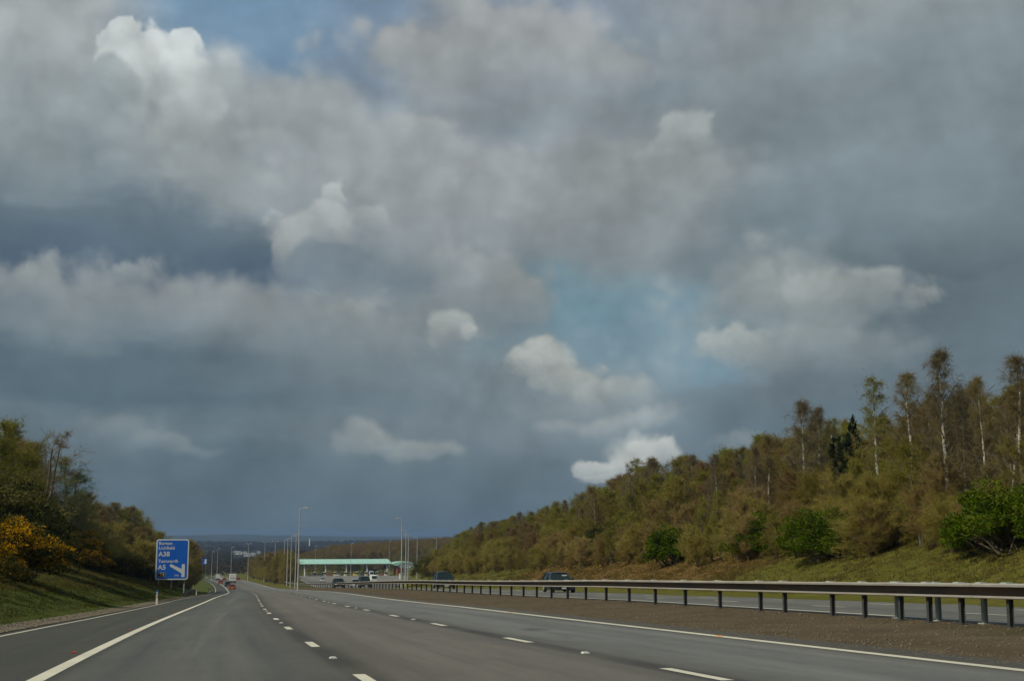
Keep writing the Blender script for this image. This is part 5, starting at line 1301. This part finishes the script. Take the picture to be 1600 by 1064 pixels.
# the rest of that wood, behind its front trees, reads as one mass
def plaza_wood():
    r = np.random.RandomState(17); n = 1100; s = r.uniform(893, 1010, n); t = r.uniform(30, 215, n); X, Y = xy(s, t); Y = s - 0*t; Z = ground(X, Y); ok = []
    Hs = np.zeros(n)
    for i in range(n):
        px = project(X[i], Y[i], Z[i])[0]
        if 440 < px < 720: ok.append(i); Hs[i] = max(4, min(13, sky_h(LINE_P, px, X[i], Y[i], float(Z[i]), .70 + .30*(s[i] - 893)/117)*r.uniform(.85, 1.05)))
    ok = np.array(ok); X, Y, Z, H = X[ok], Y[ok], Z[ok], Hs[ok]; m_ = 230; k = len(ok)
    c = unit(r.normal(size=(k, m_, 3)))*r.uniform(.3, 1, (k, m_, 1))**.7; wdt = np.clip(H*.30, 1.5, 3.2)
    P = np.stack([X, Y, Z + H*.55], -1)[:, None] + c*np.stack([wdt, wdt, H*.46], -1)[:, None]; P = P.reshape(-1, 3); q = len(P); D = r.normal(0, .6, (q, 3)); D[:, 2] = np.abs(D[:, 2]) + .5
    V = slivers(P, D, r.uniform(.8, 1.8, q), r.uniform(.12, .30, q), r); mi = (r.uniform(0, 1, k)*2.99).astype(int).repeat(m_)
    tr = np.stack([X, Y, Z - .3], -1); V2 = slivers(tr, np.tile([0, 0, 1.0], (k, 1)), H*.9, np.full(k, .35), r); V = np.concatenate([V, V2]); mi = np.concatenate([mi, np.full(k, 3)])
    o = link('wood', np_mesh('wood', V, np.arange(len(V)), 3, mi), None, [tw_brown, tw_olive, tw_red, grey_bark]); tag(o, 'brown leafless wood on the rise behind the toll canopy', 'woodland', None, 'stuff')
plaza_wood()
# distant woods and hedgerows that read as one mass
def far_woods():
    r = np.random.RandomState(9); Vs = []
    def belt(px0, px1, d0, d1, n, h0, h1, sz):
        px = r.uniform(px0, px1, n); d = r.uniform(d0, d1, n); dirs = np.array([pix_dir(p, 840)[:2] for p in px]); dirs = unit(dirs); X = dirs[:, 0]*d; Y = dirs[:, 1]*d
        Z = ground(X, Y); H = r.uniform(h0, h1, n); m_ = 26; c = r.normal(size=(n, m_, 3)); c = unit(c)*r.uniform(.4, 1, (n, m_, 1))
        P = np.stack([X, Y, Z + H*.5], -1)[:, None] + c*np.stack([H*.55, H*.55, H*.5], -1)[:, None]
        P = P.reshape(-1, 3); k = len(P); Vs.append(slivers(P, r.normal(size=(k, 3)), np.full(k, sz)*r.uniform(.7, 1.3, k), np.full(k, sz*.8), r))
    belt(300, 480, 950, 1300, 330, 7, 11, 1.5); belt(290, 356, 1400, 1900, 150, 8, 12, 2.0); belt(411, 500, 1400, 1900, 220, 8, 12, 2.0); belt(356, 411, 1400, 1700, 120, 3, 5, 1.6); belt(300, 700, 2600, 3200, 500, 9, 14, 3.0); belt(280, 760, 3600, 4300, 700, 9, 14, 4.0); belt(330, 362, 1850, 2050, 120, 8, 12, 2.2)
    V = np.concatenate(Vs); o = link('far_woods', np_mesh('far_woods', V, np.arange(len(V)), 3), None, leaf_mat('distant_wood', [K_(.020,.020,.009), K_(.045,.036,.016), K_(.060,.042,.020)], .1))
    tag(o, 'belts of distant brown woodland in the valley beyond the road', 'woodland', None, 'stuff')
far_woods()

# ------------------------------------------------------------------ rough grass on the banks
def grass(name, s0, s1, t0, t1, n, h, mats, seed, label, w=.035):
    r = np.random.RandomState(seed); s = s0 + (s1 - s0)*r.uniform(0, 1, n)**1.5; t = r.uniform(t0, t1, n); clump = r.randint(0, n//14, n); cs = s0 + (s1 - s0)*r.uniform(0, 1, n//14)**1.5; ct = r.uniform(t0, t1, n//14)
    s = cs[clump] + r.normal(0, .14, n); t = ct[clump] + r.normal(0, .14, n)
    X, Y = xy(s, t); Z = height(s, t) - .03; P = np.stack([X, Y, Z], -1); D = r.normal(0, .45, (n, 3)); D[:, 2] = 1
    V = slivers(P, D, h*r.uniform(.4, 1.3, n), np.full(n, w), r); mi = (r.uniform(0, 1, n//14) < .45).astype(int)[clump]
    o = link(name, np_mesh(name, V, np.arange(len(V)), 3, mi), None, mats); tag(o, label, 'grass', None, 'stuff')
gl1 = leaf_mat('green_blades', [K_(.030,.046,.008), K_(.052,.072,.014)]); gl2 = leaf_mat('olive_blades', [K_(.060,.062,.014), K_(.10,.094,.026)]); gl3 = leaf_mat('straw_blades', [K_(.10,.078,.022), K_(.16,.125,.042)])
grass('mown_grass', 14, 200, -12, -6.4, 110000, .13, [gl1, gl2], 1, 'short green grass on the lower left bank', .03)
grass('rough_grass', 30, 220, -20, -9.5, 90000, .22, [gl3, gl2], 2, 'rough straw-coloured grass higher up the left bank')
rb = leaf_mat('rust_blades', [K_(.14,.088,.030), K_(.22,.145,.055)])
grass('bracken', 80, 158, 31.2, 36.0, 26000, .20, [rb, gl3], 7, 'rust-brown dead bracken on the right bank in front of the wood')
grass('rough_grass', 38, 250, 29.3, 38.5, 150000, .17, [gl3, gl2], 3, 'rough tawny and green grass on the right bank below the wood')

# ------------------------------------------------------------------ the air
hz = MB(); hz.box(-12500, 12500, -160, 14500, -75, 62)
m, n = new_mat('hazy_air'); v = n.n.new('ShaderNodeVolumePrincipled'); v.inputs['Density'].default_value = HAZE; v.inputs['Color'].default_value = (.24, .38, .60, 1); v.inputs['Anisotropy'].default_value = 0.0
o = n.n.new('ShaderNodeOutputMaterial'); n.l.new(v.outputs[0], o.inputs['Volume'])
ho = hz.build('haze', m); ho['kind'] = 'stuff'; ho['label'] = 'thin blue-grey haze over the whole view'; ho['category'] = 'haze'
